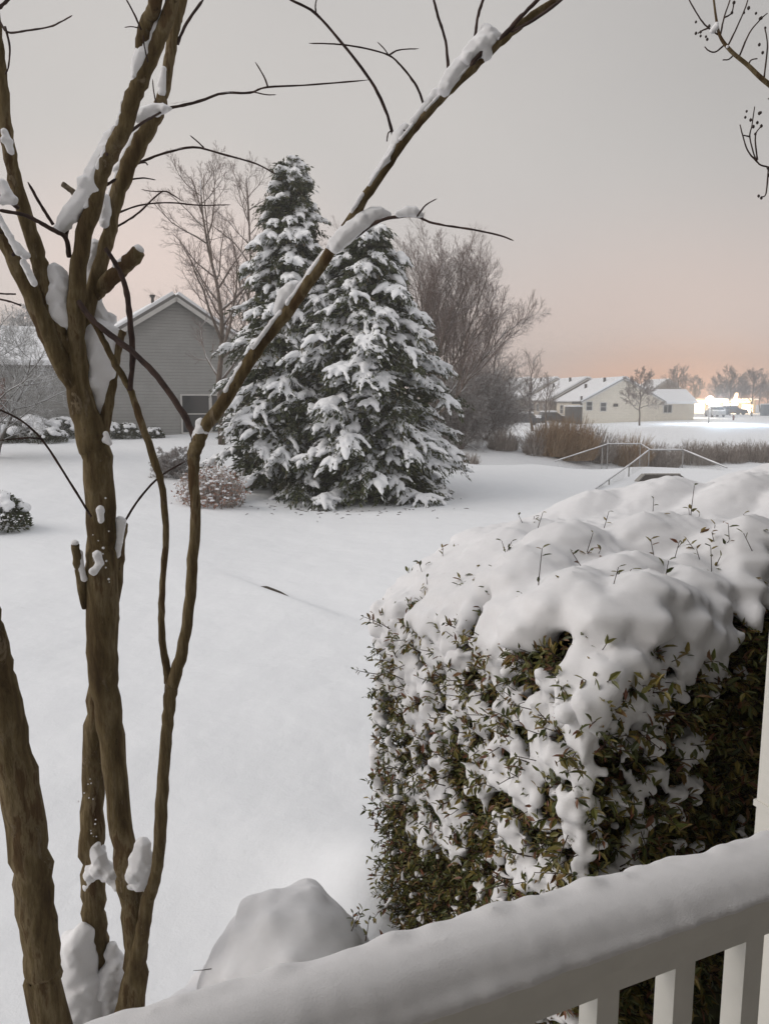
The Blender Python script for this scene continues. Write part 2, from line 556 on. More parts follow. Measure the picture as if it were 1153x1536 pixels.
def limb(name, parent, pts, widths, depths, m, ks=10, rough=.06, seed=0, root=None, tip=False):
    P, r = stroke(pts, widths, depths)
    if root is not None:                       # extend down to the ground
        P2, r2 = spline([np.array(root[0]), P[0]], [root[1], r[0]], 6)
        P = np.vstack([P2[:-1], P]); r = np.concatenate([r2[:-1], r])
    rng = np.random.default_rng(seed)
    r = r * (1 + rough * rng.normal(size=len(r)).cumsum() * .25 * np.exp(-np.arange(len(r)) * .0)) if False else r * (1 + rough * rng.normal(size=len(r)))
    P = P + rng.normal(size=P.shape) * r[:, None] * .08
    if tip:
        r = r.copy(); r[-1] *= .35
    mb = MB(); mb.tubes(P[None], r[None], ks)
    return mb.build(name, m, parent, True)


def near_tree():
    t = empty('crape_myrtle_tree', gp(-.97, 2.36), 'tall bare multi-stemmed tree close by, snow in its forks, brown olive bark', 'tree')
    B = M['bark']; T = M['twig']
    limb('trunk', t, [(205, 1460), (203, 1400), (195, 1330), (184, 1268), (173, 1147), (161, 1050), (155, 977), (153, 873), (155, 804), (148, 700), (137, 655), (120, 588), (116, 520), (115, 450), (121, 380), (139, 312), (152, 262), (170, 225), (187, 190), (200, 146), (217, 108), (236, 66), (252, 25), (264, -25), (285, -140), (300, -260), (325, -400)],
         [37, 38, 38, 35, 38, 41, 47, 50, 44, 43, 45, 36, 25, 25, 23, 24, 23, 22, 23, 23, 21, 20, 19, 18, 14, 9, 4], [2.36, 2.37, 2.38, 2.4, 2.42, 2.42, 2.42, 2.42, 2.42, 2.4, 2.4, 2.4, 2.38, 2.36, 2.35, 2.34, 2.33, 2.32, 2.31, 2.3, 2.3, 2.29, 2.28, 2.27, 2.26, 2.26, 2.27], B, 16, .015, 1, ((-.90, 2.34, -.1), .055))
    limb('stem', t, [(66, 1470), (64, 1438), (52, 1340), (40, 1244), (22, 1140), (1, 1040), (-14, 970), (-28, 905), (-60, 800), (-105, 650), (-150, 450), (-170, 250), (-165, 60), (-185, -120), (-180, -300), (-200, -460)], [57, 57, 60, 61, 60, 57, 52, 48, 44, 41, 37, 32, 26, 20, 13, 5], [2.15, 2.15, 2.14, 2.13, 2.12, 2.1, 2.08, 2.07, 2.05, 2.04, 2.04, 2.04, 2.05, 2.06, 2.08, 2.1], B, 14, .012, 2, ((-1.02, 2.22, -.1), .065))
    limb('stem', t, [(150, 1465), (144, 1400), (140, 1340), (139, 1260), (139, 1147), (146, 1050), (160, 950), (171, 860), (178, 815), (184, 786)], [36, 38, 38, 39, 32, 31, 32, 28, 19, 17], [2.44, 2.45, 2.46, 2.48, 2.5, 2.5, 2.49, 2.47, 2.46, 2.45], B, 14, .035, 3, ((-1.0, 2.43, -.1), .055))
    limb('stem', t, [(214, 1400), (222, 1350), (234, 1310), (241, 1244), (246, 1147), (252, 1075), (258, 1030), (273, 977), (284, 908), (289, 839), (294, 769), (290, 710), (293, 675), (306, 645), (345, 590), (372, 545), (402, 503), (440, 455), (490, 385), (520, 340), (548, 295), (577, 252), (610, 205), (640, 170), (670, 138), (702, 108), (740, 72), (772, 44), (805, 18), (850, -10), (930, -60), (1010, -130)],
         [24, 22, 19, 21, 19, 19, 21, 18, 17, 17, 16, 16, 21, 20, 19, 18, 18, 18, 16, 15, 14, 14, 13, 13, 12, 12, 12, 11, 9, 8, 6, 3], [2.34, 2.33, 2.32, 2.31, 2.3, 2.3, 2.3, 2.29, 2.28, 2.27, 2.26, 2.26, 2.26, 2.25, 2.24, 2.23, 2.22, 2.2, 2.18, 2.17, 2.16, 2.15, 2.13, 2.12, 2.1, 2.08, 2.06, 2.05, 2.03, 2.01, 2.0, 2.0], B, 12, .02, 4, ((-.91, 2.34, .15), .035))
    # right-hand back stem and its neighbours
    limb('branch', t, [(122, 520), (135, 455), (152, 395), (164, 350), (171, 310), (185, 265), (205, 225), (225, 190), (240, 158), (248, 130), (254, 90), (262, 40), (272, 0), (300, -130), (340, -280)], [22, 22, 20, 20, 21, 22, 24, 22, 17, 15, 15, 16, 16, 11, 4], (2.42, 2.6), B, 12, .04, 5)
    limb('branch', t, [(214, 106), (213, 70), (222, 30), (234, 0), (240, -130), (225, -260), (232, -360)], [14, 18, 19, 19, 15, 10, 4], (2.3, 2.22), B, 10, .04, 6)
    limb('branch', t, [(122, 600), (100, 560), (72, 500), (42, 430), (12, 370), (-12, 325), (-55, 240), (-80, 100), (-90, -60), (-120, -220)], [20, 26, 28, 26, 24, 22, 20, 16, 11, 4], (2.4, 2.15), B, 12, .03, 7)
    limb('branch', t, [(112, 540), (97, 512), (77, 467), (66, 415), (52, 368), (35, 312), (21, 260), (10, 208), (6, 139), (1, 87), (-4, 30), (-12, -50), (-5, -160)], [18, 24, 24, 23, 22, 21, 19, 18, 15, 12, 10, 8, 3], (2.38, 2.28), B, 12, .04, 8)
    c = limb('cut_stub', t, [(143, 442), (165, 420), (190, 397), (208, 379)], [20, 23, 22, 20], (2.44, 2.40), B, 12, .04, 9)
    limb('cut_stub', t, [(152, 665), (157, 640), (166, 595), (173, 550), (180, 508), (185, 497)], [17, 18, 15, 14, 13, 11], (2.42, 2.46), B, 10, .06, 10)
    limb('cut_stub', t, [(128, 912), (123, 880), (118, 845), (113, 817)], [10, 14, 14, 12], (2.40, 2.36), M['bark'], 10, .06, 11)
    limb('cut_stub', t, [(122, 300), (108, 286), (94, 276)], [9, 9, 8], (2.36, 2.32), M['cutwood'], 8, .05, 12)
    limb('branch', t, [(257, 1035), (250, 1000), (243, 950), (243, 891), (249, 804), (244, 735), (232, 692), (209, 623), (193, 581), (174, 547), (155, 510), (138, 480), (120, 462)], [15, 12, 11, 10, 9.5, 10, 12, 11, 10, 10, 9, 8, 7], [2.3, 2.31, 2.32, 2.33, 2.34, 2.35, 2.35, 2.36, 2.36, 2.34, 2.33, 2.33, 2.36], B, 10, .05, 13)
    limb('branch', t, [(195, 586), (199, 536), (194, 467), (187, 425), (173, 394), (158, 372)], [9, 9, 8.5, 8, 7, 6], (2.36, 2.30), T, 8, .06, 14)
    limb('branch', t, [(293, 664), (289, 650), (274, 619), (243, 574), (208, 536), (173, 508), (139, 480), (118, 452)], [11, 10, 10, 9, 9, 9, 9, 8], (2.26, 2.34), T, 8, .05, 15)
    # finer branches: (points, width0, width1, depth0, depth1)
    tw = [
        ([(137, 775), (97, 710), (62, 658), (31, 630), (-6, 612)], 5, 3.5, 2.36, 2.2), ([(63, 658), (40, 657), (-5, 661)], 4, 3, 2.26, 2.2),
        ([(184, 790), (190, 778), (210, 747), (240, 715), (278, 692)], 5, 3, 2.44, 2.5),
        ([(240, 164), (275, 158), (302, 151), (335, 140), (375, 139), (400, 131), (470, 127), (553, 120)], 6, 2.4, 2.56, 2.7), ([(402, 131), (396, 115), (383, 93)], 3, 2, 2.62, 2.6), ([(380, 138), (400, 142), (414, 142)], 2.4, 1.6, 2.61, 2.6),
        ([(205, 246), (240, 232), (290, 221), (340, 233), (385, 246), (415, 262)], 5, 2.2, 2.55, 2.7), ([(306, 222), (296, 212), (285, 203)], 3, 1.8, 2.6, 2.58), ([(206, 245), (218, 244), (222, 248)], 3, 2, 2.55, 2.55),
        ([(176, 320), (210, 308), (255, 304), (300, 308), (346, 307)], 3.6, 1.8, 2.55, 2.66), ([(174, 341), (205, 322), (228, 300), (246, 287), (262, 294), (274, 302)], 4, 1.8, 2.54, 2.6), ([(246, 287), (228, 287), (212, 284)], 2, 1.4, 2.57, 2.58), ([(192, 270), (215, 267), (234, 270)], 3.4, 1.8, 2.52, 2.56),
        ([(590, 206), (578, 165), (556, 121), (517, 70), (474, 21), (437, 0), (410, -18)], 5.5, 4, 2.15, 2.0), ([(474, 21), (473, 8), (476, -5)], 3, 2, 2.05, 2.03), ([(580, 212), (582, 200), (587, 196)], 2.5, 2, 2.14, 2.14),
        ([(635, 157), (625, 130), (605, 103), (583, 83), (540, 71), (500, 66), (463, 65)], 4.4, 1.8, 2.12, 2.0), ([(583, 83), (598, 75), (628, 73)], 3, 1.6, 2.06, 2.04), ([(583, 83), (575, 72), (566, 63)], 2.4, 1.6, 2.06, 2.06),
        ([(673, 112), (668, 62), (657, 25), (649, -5)], 5.5, 4.4, 2.1, 2.02), ([(712, 54), (717, 22), (727, -8)], 5.5, 4.6, 2.07, 2.02),
        ([(497, 383), (540, 350), (570, 331), (600, 325), (625, 325), (650, 335), (700, 343), (745, 352), (770, 361)], 7, 2.6, 2.18, 2.05), ([(625, 325), (638, 308), (655, 298)], 3.6, 1.8, 2.1, 2.08),
        ([(266, 66), (280, 35), (306, -2)], 6, 4.5, 2.58, 2.5), ([(212, 45), (202, 22), (188, -4)], 3.4, 2.4, 2.25, 2.22), ([(208, 42), (198, 40), (187, 41)], 2, 1.4, 2.25, 2.24), ([(222, 93), (217, 70), (215, 52)], 3, 2, 2.26, 2.24),
        ([(-2, 28), (12, 48), (40, 46), (75, 40), (95, 31), (109, 23)], 4, 2, 2.3, 2.2), ([(8, 40), (15, 70), (13, 100), (8, 112)], 4, 2.4, 2.28, 2.28), ([(-4, 14), (8, 4), (18, -6)], 7, 5, 2.2, 2.2),
        ([(80, 337), (62, 308), (42, 273)], 6, 4.5, 2.34, 2.28), ([(104, 385), (99, 357), (80, 345), (59, 333), (35, 322), (-4, 315)], 9, 6, 2.36, 2.2), ([(28, 312), (14, 302), (-4, 293)], 8, 8, 2.29, 2.24),
        ([(99, 360), (103, 340), (118, 313), (140, 292), (160, 278), (175, 268)], 7, 5, 2.35, 2.36), ([(160, 232), (176, 216), (208, 188), (230, 175), (246, 166)], 6, 4, 2.3, 2.5),
        ([(235, 158), (231, 138), (229, 118)], 2.6, 1.6, 2.5, 2.5), ([(740, 72), (765, 42), (792, 14), (820, -14)], 8, 6, 2.06, 2.0), ([(727, 72), (705, 98)], 8, 8, 2.05, 2.05), ([(760, 50), (800, 30), (846, -3)], 6, 4.5, 2.05, 1.98),
        ([(24, 441), (10, 441), (-4, 440)], 3, 3, 2.3, 2.3), ([(32, 458), (14, 452), (-4, 448)], 3.4, 3, 2.3, 2.3), ([(20, 382), (30, 374), (44, 388)], 6, 4, 2.2, 2.3),
        ([(292, 680), (280, 692)], 3, 2.5, 2.27, 2.3), ([(605, 195), (614, 199)], 3, 2, 2.13, 2.12),
    ]
    for i, (pts, w0, w1, d0, d1) in enumerate(tw):
        limb('twig', t, pts, (w0 * .82, w1 * .85), (d0, d1), T, 6, .08, 40 + i, None, True)
    # snow lying on it: (px, py, radius px), depth
    dep = [
        ([(85, 442, 19), (78, 455, 14), (90, 468, 18), (97, 484, 12), (86, 415, 15), (92, 428, 15)], 2.37),
        ([(90, 345, 7), (97, 332, 10), (108, 318, 12), (125, 299, 13), (138, 280, 15), (142, 264, 14), (150, 244, 12), (160, 222, 11), (168, 206, 10), (174, 196, 7)], 2.335),
        ([(142, 372, 12), (140, 392, 13), (137, 415, 11), (131, 440, 9), (142, 462, 13), (156, 484, 13), (165, 497, 8)], 2.47),
        ([(139, 497, 17), (150, 505, 25), (150, 530, 25), (152, 555, 21), (153, 580, 17), (155, 605, 13), (155, 628, 10), (152, 645, 8)], 2.45),
        ([(158, 298, 7), (159, 316, 8), (157, 335, 7)], 2.44), ([(180, 252, 6), (190, 232, 7), (199, 214, 8), (207, 200, 7)], 2.50),
        ([(206, 176, 7), (216, 170, 9), (230, 164, 8), (245, 163, 7), (252, 163, 4)], 2.49),
        ([(203, 112, 6), (207, 95, 9), (215, 76, 10), (222, 56, 8), (232, 40, 8), (241, 22, 7)], 2.29), ([(241, 128, 5), (246, 104, 4), (243, 140, 6)], 2.52),
        ([(7, 198, 5), (12, 212, 6), (16, 226, 5)], 2.28), ([(4, 276, 7), (10, 290, 8), (20, 301, 6), (2, 300, 6)], 2.25), ([(28, 372, 6), (38, 383, 6), (22, 365, 5)], 2.24),
        ([(416, 468, 6), (420, 456, 8), (427, 444, 11), (437, 434, 11), (445, 428, 7)], 2.21), ([(456, 424, 5), (466, 408, 6), (478, 393, 6), (487, 381, 6)], 2.19),
        ([(503, 368, 11), (515, 356, 13), (530, 343, 13), (545, 332, 13), (558, 324, 12), (570, 320, 9), (582, 322, 5)], 2.165), ([(598, 321, 5), (610, 317, 7), (621, 318, 7), (632, 323, 4)], 2.11),
        ([(558, 268, 4), (570, 252, 5), (582, 240, 8), (590, 222, 7), (597, 206, 10), (606, 196, 9)], 2.145), ([(620, 182, 5), (634, 164, 6), (646, 151, 7), (657, 142, 8)], 2.12),
        ([(668, 128, 10), (678, 114, 12), (688, 101, 11), (697, 90, 9)], 2.085), ([(702, 84, 11), (714, 74, 14), (727, 61, 14), (736, 52, 10), (728, 45, 8), (745, 55, 7)], 2.065),
        ([(297, 651, 8), (304, 645, 10), (301, 635, 8), (308, 638, 6)], 2.25), ([(258, 1014, 4), (260, 1005, 3)], 2.29),
        ([(207, 1308, 18), (212, 1288, 17), (214, 1268, 13), (211, 1324, 14), (222, 1302, 14), (226, 1328, 9), (196, 1328, 8)], 2.36), ([(141, 1270, 8), (148, 1284, 13), (152, 1300, 14), (163, 1308, 14), (176, 1320, 12), (190, 1328, 10), (138, 1304, 11), (136, 1330, 10), (134, 1352, 8)], 2.445),
        ([(126, 1400, 15), (117, 1415, 22), (108, 1438, 26), (118, 1458, 30), (98, 1470, 28), (128, 1480, 30)], 2.40), ([(168, 1420, 9), (172, 1440, 14), (170, 1465, 20), (172, 1490, 22)], 2.43),
        ([(176, 833, 5), (179, 812, 6), (182, 783, 8)], 2.43), ([(119, 830, 6), (121, 850, 6), (126, 868, 5)], 2.375), ([(150, 765, 6), (152, 780, 5)], 2.365), ([(146, 832, 7), (150, 845, 6), (141, 858, 6)], 2.36),
        ([(207, 374, 7), (192, 386, 6), (176, 400, 7)], 2.415), ([(159, 650, 4), (165, 665, 4), (158, 660, 5)], 2.38), ([(112, 814, 5)], 2.36),
    ]
    rng = np.random.default_rng(5)
    # thin ridges of snow along the upper side of the leaning limbs

    def ridge(pts, ws, d0, d1):
        run = []
        P = np.array(pts, float); n = len(P); seg = np.linalg.norm(np.diff(P, axis=0), axis=1); cum = np.concatenate([[0], np.cumsum(seg)])
        on = True; left = rng.uniform(20, 60)
        for q in np.arange(0, cum[-1], 4.0):
            left -= 4
            if left < 0:
                if on and len(run) > 3: dep.append((run, float(np.interp(q, [0, cum[-1]], [d0, d1]))))
                run = []; on = not on; left = rng.uniform(25, 80) if on else rng.uniform(6, 24)
            if not on: continue
            x = np.interp(q, cum, P[:, 0]); y = np.interp(q, cum, P[:, 1]); w = np.interp(q, cum, ws)
            i = min(np.searchsorted(cum, q, 'right') - 1, n - 2); t2 = (P[i + 1] - P[i]) / seg[i]; nn = np.array([t2[1], -t2[0]])
            if nn[1] > 0: nn = -nn
            run.append((x + nn[0] * w * .42, y + nn[1] * w * .42, w * .19 * rng.uniform(.9, 1.1)))
        if on and len(run) > 3: dep.append((run, d1))
    ridge([(345, 590), (372, 545), (402, 503), (440, 455), (490, 385), (520, 340), (548, 295), (577, 252), (610, 205), (640, 170), (670, 138), (702, 108), (740, 72), (772, 44), (805, 18)], [19, 18, 18, 18, 16, 15, 14, 14, 13, 13, 12, 12, 12, 11, 9], 2.24, 2.05)
    ridge([(42, 430), (12, 370), (-12, 325)], [26, 24, 22], 2.24, 2.2)
    ridge([(139, 312), (152, 262), (170, 225), (187, 190), (200, 146), (217, 108), (236, 66), (252, 25)], [24, 23, 22, 23, 23, 21, 20, 19], 2.33, 2.28)
    ridge([(171, 310), (185, 265), (205, 225), (225, 190), (240, 158)], [21, 22, 24, 22, 17], 2.49, 2.5)
    ridge([(255, 158), (302, 151), (335, 140), (375, 139), (400, 131), (470, 127)], [5, 5, 4, 4, 4, 3], 2.57, 2.66)
    ridge([(250, 228), (290, 221), (340, 233), (385, 246)], [5, 4, 4, 3], 2.57, 2.66)
    for k, (bl, d) in enumerate(dep):
        C = []; Q = []
        for i, (x, y, r) in enumerate(bl):
            r = r * 1.2; p = at(x, y, d); rr = r * d * PXM
            C.append(p); Q.append(rr)
            for _ in range(3):
                C.append(p + rng.normal(size=3) * rr * .27); Q.append(rr * rng.uniform(.6, .85))
            if i:
                x0, y0, r0 = bl[i - 1]
                for f in (.2, .4, .6, .8):
                    C.append(at(x0 * (1 - f) + x * f, y0 * (1 - f) + y * f, d)); Q.append((r0 * 1.2 * (1 - f) + r * f) * d * PXM * .95)
        if min(y for x, y, r in bl) > 1370 or max(y for x, y, r in bl) > 1450:   # piled up from the ground
            for p, q in list(zip(C, Q)):
                g = gz(p[0], p[1])
                for z in np.arange(g, p[2], .04): C.append(np.array([p[0], p[1], z]) + rng.normal(size=3) * .006); Q.append(q * (1 + .5 * (p[2] - z)))
        V, Fc = blobs(C, Q)
        melt(V, Fc, max(.003, .085 * max(Q)), 7, lambda me, t=t: link('snow_clump', shift(me, t.location), M['snow'], t, True))
    # snow grains clinging to the rough bark
    C = []; Q = []
    for _ in range(14):
        y = 1150 + 150 * rng.random() ** .6; x = 139 + rng.normal() * 8
        C.append(at(x, y, 2.44 - abs(rng.normal()) * .004)); Q.append(rng.uniform(.001, .0035))
    for _ in range(16):
        y = rng.uniform(740, 880); x = 150 + rng.normal() * 10
        C.append(at(x, y, 2.372)); Q.append(rng.uniform(.0015, .005))
    V, Fc = blobs(C, Q); m = MB(); m.add(V, Fc); tag(m.build('snow_specks', M['snow'], t, True), kind='stuff')


near_tree()


# second tree, only its drooping branch is in view
def side_tree():
    t = empty('seed_pod_tree', gp(2.3, 2.9), 'slender tree whose thin branch with dark seed pods hangs in at top right', 'tree')
    D = 2.5
    mb = MB()
    P, r = spline([(2.3, 2.9, -.1), (2.27, 2.87, 1.2), (2.24, 2.8, 2.2), (2.22, 2.75, 3.0), (2.3, 2.7, 3.9), (2.3, 2.6, 4.8)], [.055, .05, .042, .036, .028, .018], 6)
    mb.tubes(P[None], r[None], 12); mb.build('trunk', M['bark'], t, True)
    e = at(1153, 127, D)
    pts = [np.array([2.23, 2.77, 2.8]), np.array([1.9, 2.62, 3.0]), at(1230, 180, D + .05), at(1153, 127, D), at(1121, 98, D), at(1096, 77, D), at(1079, 54, D), at(1073, 25, D), at(1069, -5, D), at(1060, -60, D)]
    P, r = spline(pts, [.02, .014, .009, .0075, .0065, .006, .0048, .0036, .003, .002], 5)
    mb = MB(); mb.tubes(P[None], r[None], 8); mb.build('branch', M['bark'], t, True)
    tw = [[(1076, 52), (1062, 42), (1050, 29), (1033, 0), (1025, -20)], [(1080, 52), (1085, 27), (1094, 0), (1098, -20)], [(1092, 67), (1104, 42), (1117, 12), (1122, -5)], [(1108, 85), (1123, 50), (1140, 29), (1150, 20)], [(1062, 42), (1052, 46), (1046, 50)],
          [(1085, 68), (1072, 78), (1062, 76), (1056, 70)], [(1100, 82), (1092, 89), (1083, 90)], [(1121, 98), (1126, 90), (1135, 88)], [(1145, 118), (1150, 70), (1146, 40)], [(1085, 27), (1096, 20), (1100, 5)],
          [(1180, 262), (1152, 251), (1135, 243), (1124, 208), (1127, 188), (1131, 160)], [(1135, 243), (1121, 227), (1113, 203), (1109, 187)], [(1135, 240), (1132, 204), (1141, 189)], [(1124, 205), (1114, 203)], [(1152, 251), (1148, 290), (1140, 296)], [(1160, 150), (1151, 148)]]
    for q in tw:
        limb('twig', t, q, (2.6, 1.5), D + .02, M['twig'], 5, .05, len(q))
    s1 = at(1230, 180, D + .05)
    P, r = spline([s1, at(1210, 250, D + .04), at(1180, 262, D + .02)], [.006, .004, .002], 5); mb = MB(); mb.tubes(P[None], r[None], 6); mb.build('twig', M['twig'], t, True)
    pods = [(1043, 33), (1043, 50), (1050, 48), (1050, 54), (1058, 55), (1060, 59), (1063, 39), (1100, 4), (1097, 19), (1115, 19), (1122, 12), (1133, 20), (1139, 28), (1141, 27), (1138, 67), (1143, 79), (1119, 167), (1117, 176), (1125, 180), (1129, 190), (1135, 184), (1140, 169), (1138, 170), (1141, 189), (1132, 201), (1151, 252), (1152, 263), (1137, 294), (1141, 297), (1147, 42)]
    rng = np.random.default_rng(3)
    v, f = ICO1
    for x, y in pods:
        p = at(x, y, D + .02 + rng.normal() * .01); rr = rng.uniform(.0034, .0052)
        m = MB(); m.add(p + v * np.array([rr, rr, rr * 1.3]), f); m.build('seed_pod', M['pod'], t, True)
    V, Fc = blobs([at(1068, 46, D), at(1072, 42, D), at(1074, 36, D), at(1090, 70, D - .005)], [.011, .012, .008, .006])
    melt(V, Fc, .003, 2, lambda me: link('snow_clump', shift(me, t.location), M['snow'], t, True))


side_tree()

# ------------------------------------------------------------------ porch, railing, post
E3 = np.array([.92, .40, 0]); E3 /= np.linalg.norm(E3)          # along the railing
N3 = np.array([-E3[1], E3[0], 0])                                # outwards
UP = np.array([0, 0, 1.0])
RAIL0 = np.array([.0496, .759, 0]) + .062 * N3                   # centre line of the rail
RZ = 1.612
AX = np.array([E3, N3, UP])


def rp(s, n, z): return RAIL0 + E3 * s + N3 * n + UP * z


def porch():
    t = empty('porch_railing', rp(0, 0, .71), 'white porch railing with square balusters and a thick roll of snow along its top', 'railing')
    m = MB(); m.box(rp(.5, 0, RZ - .018), (3.4, .078, .034), AX); m.build('top_rail', M['white'], t)
    m = MB(); m.box(rp(.5, 0, RZ - .058), (3.396, .046, .046), AX); m.build('sub_rail', M['white'], t)
    m = MB(); m.box(rp(.5, 0, .80), (3.396, .046, .07), AX); m.build('bottom_rail', M['white'], t)
    s = -1.2
    for k in range(25):
        m = MB(); m.box(rp(-1.19 + k * .133 + .014, 0, (RZ - .081 + .835) / 2), (.036, .036, RZ - .081 - .835), AX); m.build('baluster', M['white'], t)
    C = []; Q = []; A = []
    rng = np.random.default_rng(8)
    for s in np.arange(-1.22, 2.22, .014):
        h = np.interp(s, [-1.2, -.1, .1, .55, .95], [.056, .054, .048, .030, .026]) * (1 + .02 * math.sin(s * 5) + .004 * rng.normal())
        C.append(rp(s, .002 + .001 * rng.normal(), RZ + h * .30)); Q.append((.05, .050 + .001 * rng.normal(), h * .72)); A.append(AX)
        C.append(rp(s, -.024, RZ + h * .18)); Q.append((.045, .036 + .0015 * rng.normal(), h * .34)); A.append(AX)
        C.append(rp(s, .030 + .0025 * rng.normal(), RZ + h * .32)); Q.append((.04, .032 + .004 * rng.normal(), h * .58 + .003 * rng.normal())); A.append(AX)
    V, Fc = blobs(C, Q, A, True)
    melt(V, Fc, .006, 10, lambda me: link('snow_roll', shift(me, t.location), M['snow'], t, True))

    p = empty('porch_post', rp(.91, .17, .0), 'cream square porch post at the right edge behind the railing', 'post')
    c = rp(.905, .175, 0)
    m = MB(); m.box(c + UP * 1.62, (.12, .12, 3.2), AX); m.build('shaft', M['white'], p)
    m = MB(); m.box(c + UP * 1.545, (.128, .128, .012), AX); m.build('bracket', M['white'], p)
    m = MB(); m.box(c + UP * .06, (.17, .17, .14), AX); m.build('base', M['white'], p)

    h = empty('porch', rp(.4, -.9, .0), 'covered porch with board floor under the photographer, house wall behind', 'porch')
    m = MB(); m.box(rp(.5, -.86, .68), (4.4, 1.9, .06), AX); m.build('floor', M['deck'], h)
    m = MB(); m.box(rp(.5, .075, .58), (4.4, .03, .26), AX); m.build('fascia', M['white'], h)
    m = MB(); m.box(rp(-.14, -.845, 3.35), (4.92, 2.13, .12), AX); m.build('ceiling', M['ceiling'], h)
    m = MB(); m.box(rp(-.14, .175, 3.24), (4.92, .09, .2), AX); m.build('beam', M['white'], h)
    m = MB(); m.box(rp(.0, -1.9, 1.6), (6.8, .16, 3.9), AX); m.build('house_wall', M['siding_own'], h)
    wd = unit(np.array([.55, .83, 0])); wa = np.array([wd, [-wd[1], wd[0], 0], UP])
    m = MB(); m.box(np.array([1.95, 1.35, 0]) + wd * 2.3 + UP * 1.6, (4.6, .16, 3.9), wa); m.build('blocker_wall', M['siding_blocker'], h)  # unseen wall, added to keep sky light off the hedge front
    m = MB(); m.box(np.array([1.95, 1.35, 0]) + wd * 2.3 + wa[1] * .36 + UP * 3.42, (4.9, 1.0, .16), wa); m.build('eave', M['siding_blocker'], h)  # unseen overhang, added to darken the hedge front further
    m = MB(); m.box(rp(-.1, -.9, 3.62), (5.6, 2.26, .2), AX); m.build('roof', M['shingle'], h)


porch()

# ------------------------------------------------------------------ the hedge by the railing
HA = np.array([.48, 1.74, 0])
HU, HV = E3.copy(), N3.copy()
HAX = np.array([HU, HV, UP])
HUL, HVL = 2.6, 1.36


HU = np.array([.819, .574, 0]); HV = np.array([-.373, .928, 0])
HB0 = np.array([-.49, 1.16, 0]); HBK = np.array([.12, -.12, 0])


def hp(u, v, z): return HA + HU * u + (HB0 + HBK * u) * (v / 1.36) + UP * z


def hedge_top(u, v):
    Hb = np.interp(u, [-.05, .1, .37, .77, 1.25, 2.2, 2.7], [1.50, 1.57, 1.74, 1.775, 1.785, 1.89, 1.92])
    Hf = np.interp(u, [-.05, .1, .3, .5, .8, 1.5, 2.7], [1.68, 1.69, 1.66, 1.63, 1.72, 1.79, 1.86])
    k = np.clip(v / 1.36, 0, 1)
    H = Hf * (1 - k) + Hb * k + .05 * np.sin(np.pi * k)
    a = np.clip(1 - np.clip(u, 0, None) / .17, 0, 1); b = np.clip(1 - np.clip(v, 0, None) / .15, 0, 1)
    return H - .12 * (1 - np.sqrt(np.clip(1 - a * a, 0, 1))) - .11 * (1 - np.sqrt(np.clip(1 - b * b, 0, 1)))


def leaf_mesh(P, D, Nn, L, W):
    """folded pointed leaves: base P, direction D, normal Nn, length L, width W"""
    S = np.cross(D, Nn); S /= np.linalg.norm(S, axis=1, keepdims=True) + 1e-9
    L = L[:, None]; W = W[:, None]
    fold = Nn * W * .22
    v = np.stack([P, P + D * L * .38 + S * W * .5 + fold, P + D * L * .45 - Nn * W * .05, P + D * L * .38 - S * W * .5 + fold, P + D * L - Nn * L * .08, P + D * L * .75 + S * W * .3 + fold * .6, P + D * L * .75 - S * W * .3 + fold * .6], 1)
    n = len(P); b = (np.arange(n) * 7)[:, None]
    f = np.concatenate([b + np.array([[0, 1, 5, 2]]), b + np.array([[0, 2, 6, 3]])]); f2 = np.concatenate([b + np.array([[2, 5, 4]]), b + np.array([[2, 4, 6]])])
    return v.reshape(-1, 3), f, f2




def sprigs(rng, base, nrm, n_leaf, length, lsize, mbl, mbs):
    """short twigs carrying opposite leaves"""
    B = len(base)
    d = unit(nrm * .7 + np.array([0, 0, .45]) + rng.normal(size=(B, 3)) * .45)
    Ls = length * rng.uniform(.6, 1.3, B)
    t = np.linspace(0, 1, 4)
    bend = rng.normal(size=(B, 3)) * .15
    P = base[:, None] + d[:, None] * (Ls[:, None] * t)[..., None] + bend[:, None] * (Ls[:, None] * t ** 2)[..., None]
    mbs.tubes(P, np.repeat(np.linspace(.0022, .0011, 4)[None], B, 0), 3, False)
    side = unit(np.cross(d, rng.normal(size=(B, 3))))
    for k in range(n_leaf):
        tt = rng.uniform(.25, 1.0, B) if k < n_leaf - 1 else np.ones(B)
        pos = base + d * (Ls * tt)[:, None] + bend * (Ls * tt ** 2)[:, None]
        ang = rng.uniform(0, 6.28, B)
        s2 = np.cross(d, side); lat = side * np.cos(ang)[:, None] + s2 * np.sin(ang)[:, None]
        dd = unit(d * rng.uniform(.3, .9, B)[:, None] + lat + np.array([0, 0, -.1]))
        nn = unit(np.cross(np.cross(dd, UP + rng.normal(size=(B, 3)) * .5), dd))
        L = lsize * rng.uniform(.6, 1.25, B)
        V, f, f2 = leaf_mesh(pos, dd, nn, L, L * rng.uniform(.28, .42, B))
        n0 = mbl.n
        mbl.add(V, f); mbl.f.append(('a', f2 + n0)); mbl.mi.append(np.zeros(len(f2)))


